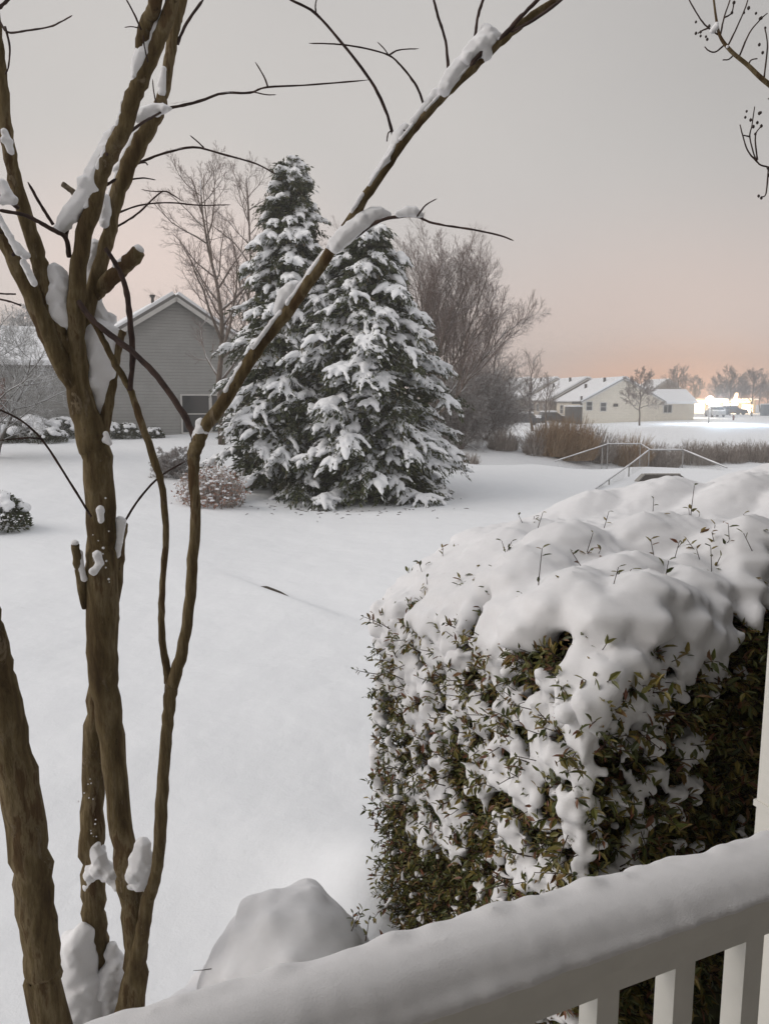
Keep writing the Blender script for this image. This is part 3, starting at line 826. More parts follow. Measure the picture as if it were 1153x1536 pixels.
def hedge():
    rng = np.random.default_rng(21)
    t = empty('hedge', tuple(hp(.9, .7, 0)), 'big clipped evergreen hedge beside the railing, thick lumpy snow on top', 'hedge')
    # inner shell in darker leaf tones, interior shade put into its colour
    nu, nv, nz = 54, 30, 30
    mb = MB()
    ins = .075

    def grid(fn, a, b):
        A, Bb = np.meshgrid(np.linspace(0, 1, a), np.linspace(0, 1, b))
        V = fn(A.ravel(), Bb.ravel())
        V = V + rng.normal(size=V.shape) * .014
        i = np.arange(b - 1)[:, None] * a; j = np.arange(a - 1)[None]
        q = np.stack(np.broadcast_arrays(i + j, i + j + 1, i + a + j + 1, i + a + j), -1).reshape(-1, 4)
        mb.add(V, q)
    H3 = lambda u, v, z: HA + u[:, None] * HU + (v / 1.36)[:, None] * (HB0 + u[:, None] * HBK) + z[:, None] * UP
    top = lambda u, v: hedge_top(u, v) - ins
    one = np.ones
    grid(lambda a, b: H3(ins + a * (HUL - ins), ins + b * (HVL - 2 * ins), top(ins + a * (HUL - ins), ins + b * (HVL - 2 * ins))), nu, nv)
    grid(lambda a, b: H3(ins + a * (HUL - ins), one(len(a)) * ins, .02 + b * (top(ins + a * (HUL - ins), one(len(a)) * ins) - .02)), nu, nz)
    grid(lambda a, b: H3(ins + a * (HUL - ins), one(len(a)) * (HVL - ins), .02 + b * (top(ins + a * (HUL - ins), one(len(a)) * (HVL - ins)) - .02)), nu, nz)
    grid(lambda a, b: H3(one(len(a)) * ins, ins + a * (HVL - 2 * ins), .02 + b * (top(one(len(a)) * ins, ins + a * (HVL - 2 * ins)) - .02)), nv, nz)
    grid(lambda a, b: H3(one(len(a)) * HUL, ins + a * (HVL - 2 * ins), .02 + b * (top(one(len(a)) * HUL, ins + a * (HVL - 2 * ins)) - .02)), nv, nz)
    mb.build('dark_core', M['core_shade'], t, True)
    # leafy twigs on the faces
    ml, ms = MB(), MB()
    n = 4300
    v = rng.uniform(-.02, HVL, n); z = rng.uniform(.15, 1, n) ** .9
    zt = hedge_top(np.full(n, .03), v); z = z * zt
    base = H3(.05 + rng.normal(size=n) * .035 + .01, v, z)
    sprigs(rng, base, np.repeat(np.array([[-.928, -.373, 0]]), n, 0), 7, .08, .028, ml, ms)
    n = 3600
    u = rng.uniform(-.02, 1.9, n); z = rng.uniform(.3, 1, n) * hedge_top(u, np.full(n, .03))
    base = H3(u, .05 + rng.normal(size=n) * .035 + .01, z)
    sprigs(rng, base, np.repeat(np.array([[.574, -.819, 0]]), n, 0), 7, .09, .036, ml, ms)
    n = 420   # rounded shoulder
    u = rng.uniform(.0, 2.2, n); v = rng.uniform(.0, .30, n)
    w = rng.random(n) < .5
    u2 = np.where(w, u, rng.uniform(0, .32, n)); v2 = np.where(w, v, rng.uniform(0, HVL, n))
    base = H3(u2, v2, hedge_top(u2, v2) - .03)
    sprigs(rng, base, np.repeat(unit(UP - .5 * HV - .3 * HU)[None], n, 0), 6, .085, .028, ml, ms)
    # twigs that poke through the snow on top
    pts = [(.12, .35), (.18, .7), (.3, .25), (.34, .5), (.42, .9), (.5, .22), (.62, .35), (.66, .18), (.72, .22), (.78, .2), (.74, .6), (.95, .55), (.2, .15), (.85, .33), (.9, .15), (1.0, .12), (.55, .6)]
    u = np.array([p[0] for p in pts for _ in range(3)]) + rng.normal(size=len(pts) * 3) * .025; v = np.array([p[1] for p in pts for _ in range(3)]) + rng.normal(size=len(pts) * 3) * .025
    base = H3(u, v, hedge_top(u, v) + .005)
    sprigs(rng, base, np.repeat(UP[None], len(u), 0), 5, .15, .026, ml, ms)
    ml.build('foliage', M['leaf'], t, False)
    ms.build('twigs', M['twig'], t, True)
    # ---- snow
    C, Q, A = [], [], []

    def put(p, r, ax=None): C.append(p); Q.append(r); A.append(HAX if ax is None else ax)
    bump_c = [(rng.uniform(.1, 2.6), rng.uniform(.08, 1.3), rng.uniform(.11, .2), rng.uniform(.05, .13)) for _ in range(34)]
    hole = [(p[0], p[1]) for p in pts]

    def lump(u, v):
        s = 0
        for bu, bv, br, ba in bump_c: s = max(s, ba * math.exp(-.5 * ((u - bu) / br) ** 2 - .5 * ((v - bv) / br / .6) ** 2))
        for hu, hv in hole: s -= .06 * math.exp(-.5 * ((u - hu) ** 2 + (v - hv) ** 2) / .04 ** 2)
        return s
    for u in np.arange(.02, HUL, .055):
        for v in np.arange(.04, HVL, .055):
            uu = u + rng.normal() * .008; vv = v + rng.normal() * .008
            # ragged front edge where the leaves show
            edge = .07 + .05 * math.sin(uu * 9 + 1) + .035 * math.sin(uu * 23) + .03 * math.sin(uu * 41)
            if vv < edge * (1 if uu < .9 else 1.0): continue
            if uu < .06 + .04 * math.sin(vv * 13) + .03 * math.sin(vv * 31 + 2): continue
            z = hedge_top(np.array([uu]), np.array([vv]))[0] + .055 + lump(uu, vv)
            put(hp(uu, vv, z - .062), (.10, .10, .072))
    # lobes hanging over the two open sides
    def lobe(end, q, L, r):
        z0 = hedge_top(np.array([.07 if end else q]), np.array([q if end else .07]))[0] + .02
        sway = rng.normal() * .03
        for w in np.linspace(0, 1, 7):
            io = .09 - .11 * min(1, w * 2.0) + .008 * rng.normal(); k = r * (1.05 - .5 * w) * rng.uniform(.85, 1.15)
            dq = q + sway * w + .008 * rng.normal()
            put(hp(io, dq, z0 - L * w ** 1.15) if end else hp(dq, io, z0 - L * w ** 1.15), (k, k, k * 1.15))
    for k in range(34): lobe(True, rng.uniform(.0, HVL), rng.uniform(.03, .20) * rng.uniform(.6, 1.2), rng.uniform(.026, .048))
    for k in range(26): lobe(False, abs(rng.normal()) * .40, rng.uniform(.02, .13), rng.uniform(.024, .042))
    for k in range(14): lobe(False, rng.uniform(.5, 1.6), rng.uniform(.01, .05), rng.uniform(.02, .035))

    V, Fc = blobs(C, Q, A)
    melt(V, Fc, .011, 9, lambda me: link('snow_cap', shift(me, t.location), M['snow'], t, True))
    C.clear(); Q.clear(); A.clear()

    def pad(end, q, z, r, flat=.55):
        n = rng.integers(3, 7)
        for _ in range(n):
            a = q + rng.normal() * r * .75; b = -.008 + rng.normal() * .016; k = r * rng.uniform(.4, .85)
            p = hp(b, a, z + rng.normal() * r * .5) if end else hp(a, b, z + rng.normal() * r * .5)
            put(p, (k, k, k * rng.uniform(.6, 1.25)))
        # dribble of snow under it
        if rng.random() < .5:
            a = q + rng.normal() * r * .5
            for w in range(3):
                k = r * .42 * (1 - .2 * w); zz = z - r * (.5 + .55 * w)
                put(hp(-.012, a, zz) if end else hp(a, -.012, zz), (k, k, k * 1.4))
    for k in range(215):
        q = rng.uniform(.0, HVL); f = 1 - rng.random() ** 1.6 * .5
        pad(True, q, hedge_top(np.array([.02]), np.array([q]))[0] * f - .02, rng.uniform(.02, .05))
    for k in range(620):
        q = rng.uniform(.0, HVL); f = rng.random()
        if rng.random() > .55 + .45 * f: continue
        pad(True, q, .25 + 1.3 * f, rng.uniform(.008, .02))
    for k in range(72):
        q = abs(rng.normal()) * .33; f = 1 - rng.random() ** 1.5 * .42
        pad(False, q, hedge_top(np.array([q]), np.array([.02]))[0] * f - .02, rng.uniform(.02, .055) * math.exp(-q / 1.0))
    for k in range(330):
        q = abs(rng.normal()) * .45; f = rng.random()
        if q > 1.1 or rng.random() > (.25 + .75 * f) * math.exp(-q / .5): continue
        pad(False, q, .5 + 1.1 * f, rng.uniform(.008, .02))
    V, Fc = blobs(C, Q, A)
    melt(V, Fc, .009, 3, lambda me: tag(link('snow_clumps', shift(me, t.location), M['snow'], t, True), kind='stuff'))


hedge()


# ------------------------------------------------------------------ small shrub buried in snow beside the hedge
def buried_shrub():
    rng = np.random.default_rng(4)
    base = gp(-.335, 2.42)
    t = empty('buried_shrub', base, 'small shrub buried under a smooth mound of snow near the railing', 'shrub')
    C, Q = [], []
    for _ in range(240):
        a = rng.uniform(0, 6.28); rr = .36 * rng.random() ** .5
        x = rr * math.cos(a) * .72; y = rr * math.sin(a) * .75
        h = .56 * math.sqrt(max(0, 1 - (rr / .42) ** 2)) + .06 * x
        for f in np.linspace(0, 1, 4):
            C.append((base[0] + x, base[1] + y, base[2] - .05 + h * f)); Q.append(.085)
    for x, y, z in [(.07, -.05, .49), (.03, .03, .50), (-.10, -.08, .42), (.15, .0, .42), (-.15, .02, .36)]:
        C.append((base[0] + x, base[1] + y, base[2] + z)); Q.append(.1)
    for _ in range(12):      # branches press through as soft lumps
        a = rng.uniform(0, 6.28); rr = .34 * rng.random() ** .5
        x = rr * math.cos(a) * .72; y = rr * math.sin(a) * .75
        C.append((base[0] + x * 1.12, base[1] + y * 1.12, base[2] + .0 + .56 * math.sqrt(max(0, 1 - (rr / .40) ** 2)))); Q.append(rng.uniform(.05, .08))
    for _ in range(60):
        a = rng.uniform(0, 6.28); k = rng.random(); C.append((base[0] - .04 + (.22 + .16 * k) * math.cos(a), base[1] - .02 + (.2 + .12 * k) * math.sin(a), base[2] + (.30 - .24 * k) * rng.random())); Q.append(.10)
    V, Fc = blobs(C, Q)
    melt(V, Fc, .014, 22, lambda me: link('snow_mound', shift(me, t.location), M['snow'], t, True))
    ms, ml = MB(), MB()
    for (x, y, D) in [(300, 1490, 2.22), (296, 1500, 2.24), (288, 1512, 2.24), (305, 1455, 2.3)]:
        p = at(x, y, D); q = np.stack([p + np.array([.05, .05, -.03]), p, p + np.array([-.03, -.01, .006])])
        ms.tubes(q[None], np.array([[.002, .0014, .0008]]), 4)
    b = np.array([at(527, 1397, 2.35), at(534, 1390, 2.35), at(529, 1385, 2.36), at(548, 1412, 2.3), at(556, 1420, 2.3), at(562, 1408, 2.35)])
    sprigs(rng, b, np.repeat(np.array([[.2, -.3, .6]]), len(b), 0), 5, .07, .026, ml, ms)
    ms.build('twigs', M['twig'], t, True); ml.build('leaves', M['leaf'], t, False)


buried_shrub()


# ------------------------------------------------------------------ snow laden evergreens
def conifer(name, label, px, Y, top_py, Rb, nb, prof, seed, group=None, zb=-.1):
    rng = np.random.default_rng(seed)
    base = np.array(gpx(px, Y))
    ztop = at(px, top_py, Y)[2]
    H = ztop - base[2]
    t = empty(name, tuple(base), label, 'tree', group)
    m = MB(); P, r = spline([base + [0, 0, -.1], base + [.03, 0, H * .5], base + [0, 0, H * .98]], [.14, .08, .012], 8); m.tubes(P[None], r[None], 8); m.build('trunk', M['tree_bark'], t, True)
    fol = MB(); br = MB(); C, Q, A = [], [], []
    PB, PD, PW, PL, PN = [], [], [], [], []
    for k in range(nb):
        f = (k + .5) / nb
        f = f ** .85
        hz = .03 + f * .955                       # height fraction
        L = max(.10, Rb * prof(hz) * rng.uniform(.62, 1.18))
        az = k * 2.39996 + rng.normal() * .3
        o = np.array([math.cos(az), math.sin(az), 0]); lat = np.array([-o[1], o[0], 0])
        rise = rng.uniform(-.05, .22) + (.35 if hz > .9 else 0); droop = rng.uniform(.35, .62) * (1 - .5 * hz)
        z0 = base[2] + hz * H
        s = np.linspace(0, 1, 6)
        BP = np.array([base[0], base[1], z0]) + o * (s * L)[:, None] + UP * ((rise * s - droop * s * s) * L)[:, None]
        BP[:, 2] = np.maximum(BP[:, 2], base[2] + .05 + .1 * rng.random())
        br.tubes(BP[None], np.linspace(.022, .006, 6)[None] * (.5 + .5 * L / Rb), 4)
        nf = int(7 + 12 * L / Rb)
        heavy = rng.random() < .82
        for j in range(nf):
            u = rng.uniform(.35, 1.0) if j > 1 else 1.0
            ia = u * 5; i0 = min(int(ia), 4); p0 = BP[i0] * (1 - ia + i0) + BP[i0 + 1] * (ia - i0)
            th = rng.normal() * .75
            d = o * math.cos(th) + lat * math.sin(th)
            fl = min(.52, .16 + .22 * L) * rng.uniform(.65, 1.2)
            dn = rng.uniform(.25, .85)
            ss = np.linspace(0, 1, 5)
            FP = p0 + d * (ss * fl)[:, None] + UP * ((.12 * ss - dn * ss * ss) * fl)[:, None]
            nbld = int(16 + 12 * L / Rb)
            uu = rng.random(nbld) ** .8
            idx = np.minimum((uu * 4).astype(int), 3); fr = uu * 4 - idx
            pp = FP[idx] * (1 - fr)[:, None] + FP[idx + 1] * fr[:, None]
            tn = unit(FP[idx + 1] - FP[idx])
            dd = unit(tn * .8 + lat * rng.normal(size=(nbld, 1)) * .5 + o * rng.normal(size=(nbld, 1)) * .25 + UP * (rng.normal(size=(nbld, 1)) * .3 - .3))
            PB.append(pp + rng.normal(size=pp.shape) * .035 + UP * .02); PD.append(dd); PL.append(rng.uniform(.07, .17, nbld)); PW.append(rng.uniform(.010, .022, nbld))
            if heavy and rng.random() < .95:
                w = rng.uniform(.06, .118) * (.6 + .4 * min(1, L / .9))
                for q, sc in ((.05, .9), (.28, 1.1), (.5, 1.0), (.7, .8), (.86, .6), (.99, .38)):
                    if rng.random() < .12: continue
                    sc *= rng.uniform(.75, 1.25)
                    iq = min(int(q * 4), 3); fq = q * 4 - iq
                    c = FP[iq] * (1 - fq) + FP[iq + 1] * fq + UP * (.05 + .02 * rng.normal())
                    tq = unit(FP[iq + 1] - FP[iq]); sd = unit(np.cross(tq, UP)); nn = np.cross(sd, tq)
                    C.append(c); Q.append((w * 1.5 * sc, w * sc, w * .62 * sc)); A.append(np.array([tq, sd, nn]))
    PB = np.concatenate(PB); PD = np.concatenate(PD); PL = np.concatenate(PL); PW = np.concatenate(PW)
    # inner shaded twigs
    n = int(9000 * H / 7)
    h = rng.random(n) ** 1.3; rr = Rb * np.array([prof(x) for x in h]) * rng.random(n) ** .5 * .78; a = rng.uniform(0, 6.28, n)
    ip = np.stack([base[0] + rr * np.cos(a), base[1] + rr * np.sin(a), base[2] + .1 + h * H * .96], 1)
    idr = unit(np.stack([np.cos(a), np.sin(a), np.full(n, -.5)], 1) + rng.normal(size=(n, 3)) * .5)
    PB = np.vstack([PB, ip]); PD = np.vstack([PD, idr]); PL = np.concatenate([PL, rng.uniform(.14, .3, n)]); PW = np.concatenate([PW, rng.uniform(.03, .07, n)])
    S = unit(np.cross(PD, rng.normal(size=PD.shape)))
    v = np.stack([PB, PB + PD * PL[:, None] * .4 + S * PW[:, None], PB + PD * PL[:, None], PB + PD * PL[:, None] * .4 - S * PW[:, None]], 1).reshape(-1, 3)
    fol.add(v, (np.arange(len(PB)) * 4)[:, None] + np.arange(4)[None])
    fol.build('foliage', M['needle'], t, False)
    br.build('branches', M['tree_bark'], t, True)
    V, Fc = blobs(C, Q, A)
    melt(V, Fc, .022, 1, lambda me: link('snow', shift(me, t.location), M['snow_far'], t, True))
    return t


conifer('evergreen_tree', 'tallest snow-laden evergreen with a narrow pointed top, left of the pair', 442, 19.0, 238, 1.95, 210, lambda h: (1 - h) ** .72 * .95 + .03, 31, 'pair of snow-laden evergreens')
conifer('evergreen_tree', 'broad round-topped snow-laden evergreen, right one of the pair', 551, 18.4, 334, 1.85, 215, lambda h: (1 - h ** 2.5) ** .75 * .98 + .03, 32, 'pair of snow-laden evergreens')


def debris():
    rng = np.random.default_rng(77); n = 90
    x = rng.normal(size=n) * 1.7 - 1.2; y = 16.3 + rng.normal(size=n) * .55
    z = hgt(x, y) + .004
    a = rng.uniform(0, 6.28, n); L = rng.uniform(.02, .07, n)
    p = np.stack([x, y, z], 1); e = np.stack([np.cos(a), np.sin(a), rng.uniform(-.1, .25, n)], 1) * L[:, None]
    m = MB(); m.tubes(np.stack([p - e, p + e * .2 + [0, 0, .005], p + e], 1), np.array([[.003, .007, .004]]) * np.ones((n, 1)), 4, False)
    o = m.build('fallen_twigs', M['twig'], None, True); tag(o, 'scatter of tiny fallen twigs on the snow below the evergreens', kind='stuff')


debris()


# ------------------------------------------------------------------ bare trees
def grow(rng, P, r, levels):
    """P (1,n,3) trunk, r (1,n); returns list of (P, r) per level"""
    out = [(P, r)]
    for lv in levels:
        PP, rr = out[-1] if not lv.get('from') else out[lv['from']]
        B, n, _ = PP.shape
        k = lv['n']
        t = lv.get('t0', .25) + (1 - lv.get('t0', .25)) * (np.arange(k) + rng.random((B, k))) / k * .98
        x = t * (n - 1); i = np.minimum(x.astype(int), n - 2); f = x - i
        bi = np.arange(B)[:, None]
        pos = PP[bi, i] * (1 - f)[..., None] + PP[bi, i + 1] * f[..., None]
        rad = rr[bi, i] * (1 - f) + rr[bi, i + 1] * f
        tan = unit(PP[bi, i + 1] - PP[bi, i])
        Lp = np.linalg.norm(np.diff(PP, axis=1), axis=2).sum(1)[:, None]
        az = np.arange(k)[None] * 2.4 + rng.random((B, 1)) * 6.28 + rng.normal(size=(B, k)) * .5
        ref = unit(np.cross(tan, np.array([.31, .87, .12]))); ref2 = np.cross(tan, ref)
        lat = ref * np.cos(az)[..., None] + ref2 * np.sin(az)[..., None]
        ang = lv['ang'] * (1 + .25 * rng.normal(size=(B, k)))
        d = tan * np.cos(ang)[..., None] + lat * np.sin(ang)[..., None]
        L = Lp * lv['len'] * (1 - lv.get('taper', .55) * (t - lv.get('t0', .25))) * rng.uniform(.7, 1.25, (B, k))
        m = lv.get('seg', 5)
        d = d.reshape(-1, 3); p = pos.reshape(-1, 3); L = L.reshape(-1); q = [p]
        bias = np.asarray(lv.get('bias', (0, 0, 0)), float)
        for s in range(m - 1):
            q.append(q[-1] + d * (L / (m - 1))[:, None])
            d = unit(d + UP * lv.get('up', .1) + bias + rng.normal(size=d.shape) * lv.get('jit', .12))
        NP = np.stack(q, 1)
        r0 = np.minimum(rad.reshape(-1) * .75, L * lv.get('rk', .02))
        NR = r0[:, None] * np.linspace(1, .3, m)[None]
        out.append((NP, np.maximum(NR, lv.get('rmin', .003))))
    return out


def bare_tree(name, label, loc, H, r0, levels, seed, group=None, lean=(0, 0), cat='tree', mats=None, stems=None):
    rng = np.random.default_rng(seed)
    t = empty(name, loc, label, cat, group)
    base = np.array(loc)
    nP = 9
    s = np.linspace(0, 1, nP)
    trunks = []
    for (lx, ly, hh, rk) in (stems or [(lean[0], lean[1], 1, 1)]):
        w = np.cumsum(rng.normal(size=(nP, 2)) * .012 * H, 0)
        P = np.stack([base[0] + lx * s ** 1.2 * H + w[:, 0], base[1] + ly * s ** 1.2 * H + w[:, 1], base[2] - .1 + s * H * hh], 1)
        trunks.append((P, r0 * rk * (1 - .86 * s ** .9)))
    P = np.stack([q[0] for q in trunks]); r = np.stack([q[1] for q in trunks])
    lv = grow(rng, P, r, levels)
    mt = mats or (M['tree_bark'], M['tree_twig'])
    m = MB(); m.tubes(P, r, 7); m.build('trunk', mt[0], t, True)
    m = MB(); m.tubes(lv[1][0], lv[1][1], 5, False); m.build('branches', mt[0], t, True)
    if len(lv) > 2:
        m = MB()
        for P2, r2 in lv[2:]: m.tubes(P2, r2, 3, False)
        m.build('twigs', mt[1], t, True)
    return t


LV_TALL = [dict(n=22, t0=.22, ang=.75, len=.40, up=.10, seg=6, rk=.017, taper=.75), dict(n=9, t0=.2, ang=.65, len=.42, up=.08, rk=.014, rmin=.004), dict(n=7, t0=.2, ang=.6, len=.45, up=.08, seg=4, rmin=.0032), dict(n=4, t0=.2, ang=.6, len=.5, up=.06, seg=3, rmin=.0028)]
LV_FAN = [dict(n=10, t0=.30, ang=.45, len=.50, up=.12, seg=6, rk=.017), dict(n=9, t0=.25, ang=.55, len=.45, up=.10, rk=.014, rmin=.004), dict(n=8, t0=.2, ang=.55, len=.5, up=.08, seg=4, rmin=.003), dict(n=5, t0=.2, ang=.6, len=.5, up=.05, seg=3, rmin=.003)]
LV_ROUND = [dict(n=16, t0=.30, ang=.85, len=.50, up=.12, seg=5, rk=.018, taper=.8), dict(n=10, t0=.25, ang=.7, len=.45, up=.08, rk=.018, rmin=.010), dict(n=10, t0=.2, ang=.7, len=.45, up=.06, seg=4, rmin=.009), dict(n=5, t0=.2, ang=.7, len=.5, up=.05, seg=3, rmin=.008)]
LV_BUSH = [dict(n=14, t0=.08, ang=.8, len=.6, up=.05, seg=5, rk=.014), dict(n=10, t0=.15, ang=.8, len=.5, up=.03, rk=.014, rmin=.004), dict(n=8, t0=.15, ang=.8, len=.5, up=.0, seg=4, rmin=.0035), dict(n=4, t0=.2, ang=.8, len=.5, up=.0, seg=3, rmin=.003)]


def tallness(px, Y, top): return at(px, top, Y)[2] - gpx(px, Y)[2]


def bare_trees():
    G = 'bare trees around the snowy house'
    bare_tree('bare_tree', 'bare tree with wide spreading limbs just in front of the grey gabled house', gpx(338, 25.5), tallness(318, 25.5, 262), .12, LV_TALL, 101, G, (-.055, 0))
    bare_tree('bare_tree', 'straight slim bare tree between the gabled house and the tall evergreen', gpx(374, 31), tallness(376, 31, 255), .11, LV_TALL, 102, G, (.01, 0))
    bare_tree('bare_tree', 'pale bare treetop rising behind the two evergreens', gpx(492, 40), tallness(490, 40, 285) * .70, .12, LV_FAN, 103, G, (.0, 0))
    G = 'bare trees right of the evergreens'
    bare_tree('bare_tree', 'many-stemmed bare tree fanning far to the right behind the evergreens', gpx(630, 31), tallness(650, 31, 398) * .92, .10, LV_FAN, 111, G, stems=[(.02, 0, 1.0, 1), (.12, .03, 1.0, 1), (.25, 0, .97, 1.1), (.38, .02, .88, 1.0), (.50, 0, .74, .9)])
    bare_tree('bare_tree', 'upright bare tree with dense reddish top right behind the evergreen', gpx(672, 36), tallness(680, 36, 372) * .80, .11, LV_FAN, 112, G, stems=[(-.04, 0, 1, 1), (.05, 0, .98, 1), (.12, 0, .95, .9)])
    bare_tree('bare_tree', 'bare tree half hidden by the round-topped evergreen', gpx(612, 37), tallness(620, 37, 358) * .78, .11, LV_FAN, 113, G, (.02, 0))
    bare_tree('bare_tree', 'dark slim trunk standing in the thicket right of the evergreens', gpx(742, 44), tallness(745, 44, 488), .12, LV_TALL, 114, G)
    bare_tree('bare_tree', 'second slim trunk in the thicket, nearer the evergreens', gpx(712, 42), tallness(715, 42, 480), .10, LV_TALL, 115, G)
    G = 'snowy thicket bushes'
    lab = ['dense snow-dusted thicket bush right beside the evergreens', 'tall grey thicket bush below the slim trunks', 'wide snow-dusted thicket bush, the rightmost of the thicket', 'low thicket bush at the foot of the fanning tree', 'dark thicket bush in the middle behind the ditch']
    for i, (px, Y, top, k) in enumerate([(668, 34, 540, 1.0), (700, 37, 520, 1), (752, 40, 535, 1.0), (690, 33, 590, 1.1), (728, 36, 560, 1.0)]):
        bare_tree('thicket_bush', lab[i], gpx(px, Y), tallness(px, Y, top) * .8, .05, LV_BUSH, 120 + i, G, cat='bush', mats=(M['thicket'], M['thicket']), stems=[(.12, 0, 1, 1), (-.2, .1, .9, 1), (.3, -.1, .85, .9), (-.05, -.2, .9, .9), (-.4, 0, .7, .8), (.5, .1, .65, .8)])
    G = 'bare trees on the far field'
    far = [(800, 70, 528, 'tall bare tree at the left end of the far field'), (819, 66, 560, 'short bare tree left of the cream houses'), (958, 84, 560, 'round bare tree in front of the low cream wing'), (1020, 128, 550, 'tall bare tree behind the first street lamp'), (1094, 122, 556, 'broad bare tree beside the bright shop'),
           (1128, 118, 558, 'bare tree near the right edge before the bright shop'), (1040, 140, 566, 'pale bare tree between the two street lamps'), (1005, 140, 572, 'faint bare tree just right of the cream wing'), (1148, 140, 572, 'faint bare tree at the right edge of the lit lot'), (1072, 150, 566, 'faint bare tree behind the bright shop'), (1110, 152, 560, 'broad pale bare tree behind the right half of the bright shop'), (1140, 155, 562, 'pale bare tree behind the utility box'), (1088, 150, 572, 'low bare tree behind the middle of the bright shop')]
    pro = None
    for i, (px, Y, top, lb) in enumerate(far):
        loc = gpx(px, Y); H = tallness(px, Y, top)
        lv = LV_TALL if i in (0, 1) else LV_ROUND
        bare_tree('bare_tree', lb, loc, H * .92, .02 * H, lv, 140 + i, G)
    # snowy tree at the left edge
    bare_tree('snowy_tree', 'snow-plastered tree at the left edge before the house wing', gpx(-6, 21), tallness(10, 21, 455) * .9, .10, LV_BUSH, 160, None, cat='tree', mats=(M['snow_bark'], M['snow_bark']), stems=[(.05, 0, 1, 1), (.3, 0, .8, .8), (-.25, .1, .9, .9)])
    bare_tree('snowy_tree', 'snow-covered tree seen over the roof of the house wing', gpx(60, 40), tallness(60, 40, 465), .12, LV_ROUND, 161, None, cat='tree', mats=(M['snow_bark'], M['snow_bark']))


M['snow_bark'] = snowy('snow_plastered_bark', (.06, .055, .045), (.13, .115, .095), -.2, .3)
bare_trees()


# ------------------------------------------------------------------ shrubs and bushes
def snowy_shrub(name, label, loc, rad, hgt_, seed, group, n=1400, snow=.85, cat='shrub'):
    rng = np.random.default_rng(seed)
    t = empty(name, loc, label, cat, group); b = np.array(loc)
    a = rng.uniform(0, 6.28, n); h = rng.random(n); rr = rad * np.sqrt(np.clip(1 - (h * 1.0) ** 2.2, 0, 1)) * rng.random(n) ** .3
    P = np.stack([b[0] + rr * np.cos(a), b[1] + rr * np.sin(a), b[2] + h * hgt_], 1)
    D = unit(np.stack([np.cos(a), np.sin(a), h * .6], 1) + rng.normal(size=(n, 3)) * .5)
    S = unit(np.cross(D, rng.normal(size=D.shape))); L = rng.uniform(.08, .18, n)[:, None] * max(.6, rad); W = rng.uniform(.02, .04, n)[:, None] * max(.6, rad)
    v = np.stack([P, P + D * L * .4 + S * W, P + D * L, P + D * L * .4 - S * W], 1).reshape(-1, 3)
    m = MB(); m.add(v, (np.arange(n) * 4)[:, None] + np.arange(4)[None]); m.build('foliage', M['needle'], t, False)
    C, Q = [], []
    for k in range(int(60 * snow)):
        a = rng.uniform(0, 6.28); q = rng.random() ** .5 * .92; hh = hgt_ * math.sqrt(max(0, 1 - q ** 2.6))
        r = rad * rng.uniform(.12, .25)
        C.append((b[0] + rad * q * math.cos(a), b[1] + rad * q * math.sin(a), b[2] + hh)); Q.append((r, r, r * .7))
    V, Fc = blobs(C, Q)
    melt(V, Fc, max(.02, rad * .05), 2, lambda me: link('snow_cap', shift(me, t.location), M['snow_far'], t, True))
    return t


def twig_bush(name, label, loc, rad, H, n, m, seed, group=None, cat='bush', flat=1.0):
    rng = np.random.default_rng(seed)
    t = empty(name, loc, label, cat, group); b = np.array(loc)
    a = rng.uniform(0, 6.28, n); q = rng.random(n) ** .5
    x0 = rad * q * np.cos(a) * .8; y0 = rad * q * np.sin(a) * flat * .8
    ll = H * rng.uniform(.5, 1.1, n) * np.sqrt(np.clip(1.05 - q ** 2, .05, 1))
    d = np.stack([np.cos(a) * q * .45, np.sin(a) * q * .45 * flat, np.ones(n)], 1) + rng.normal(size=(n, 3)) * np.array([.16, .16, .03])
    P = [np.stack([b[0] + x0, b[1] + y0, np.full(n, b[2] - .05)], 1)]
    for s in range(4):
        P.append(P[-1] + unit(d) * (ll / 4)[:, None]); d = d + rng.normal(size=d.shape) * .12
    P = np.stack(P, 1); r = np.linspace(.010, .004, 5)[None] * np.ones((n, 1))
    mb = MB(); mb.tubes(P, r, 3, False)
    k = 3
    for _ in range(k):
        i = rng.integers(1, 4, n); st = P[np.arange(n), i]
        dd = unit(P[np.arange(n), i + 1] - st + rng.normal(size=(n, 3)) * .11) * (ll * rng.uniform(.2, .4, n))[:, None]
        q2 = np.stack([st, st + dd * .5 + rng.normal(size=(n, 3)) * .02, st + dd], 1)
        mb.tubes(q2, np.array([[.006, .004, .003]]) * np.ones((n, 1)), 3, False)
    mb.build('stems', m, t, True)
    return t


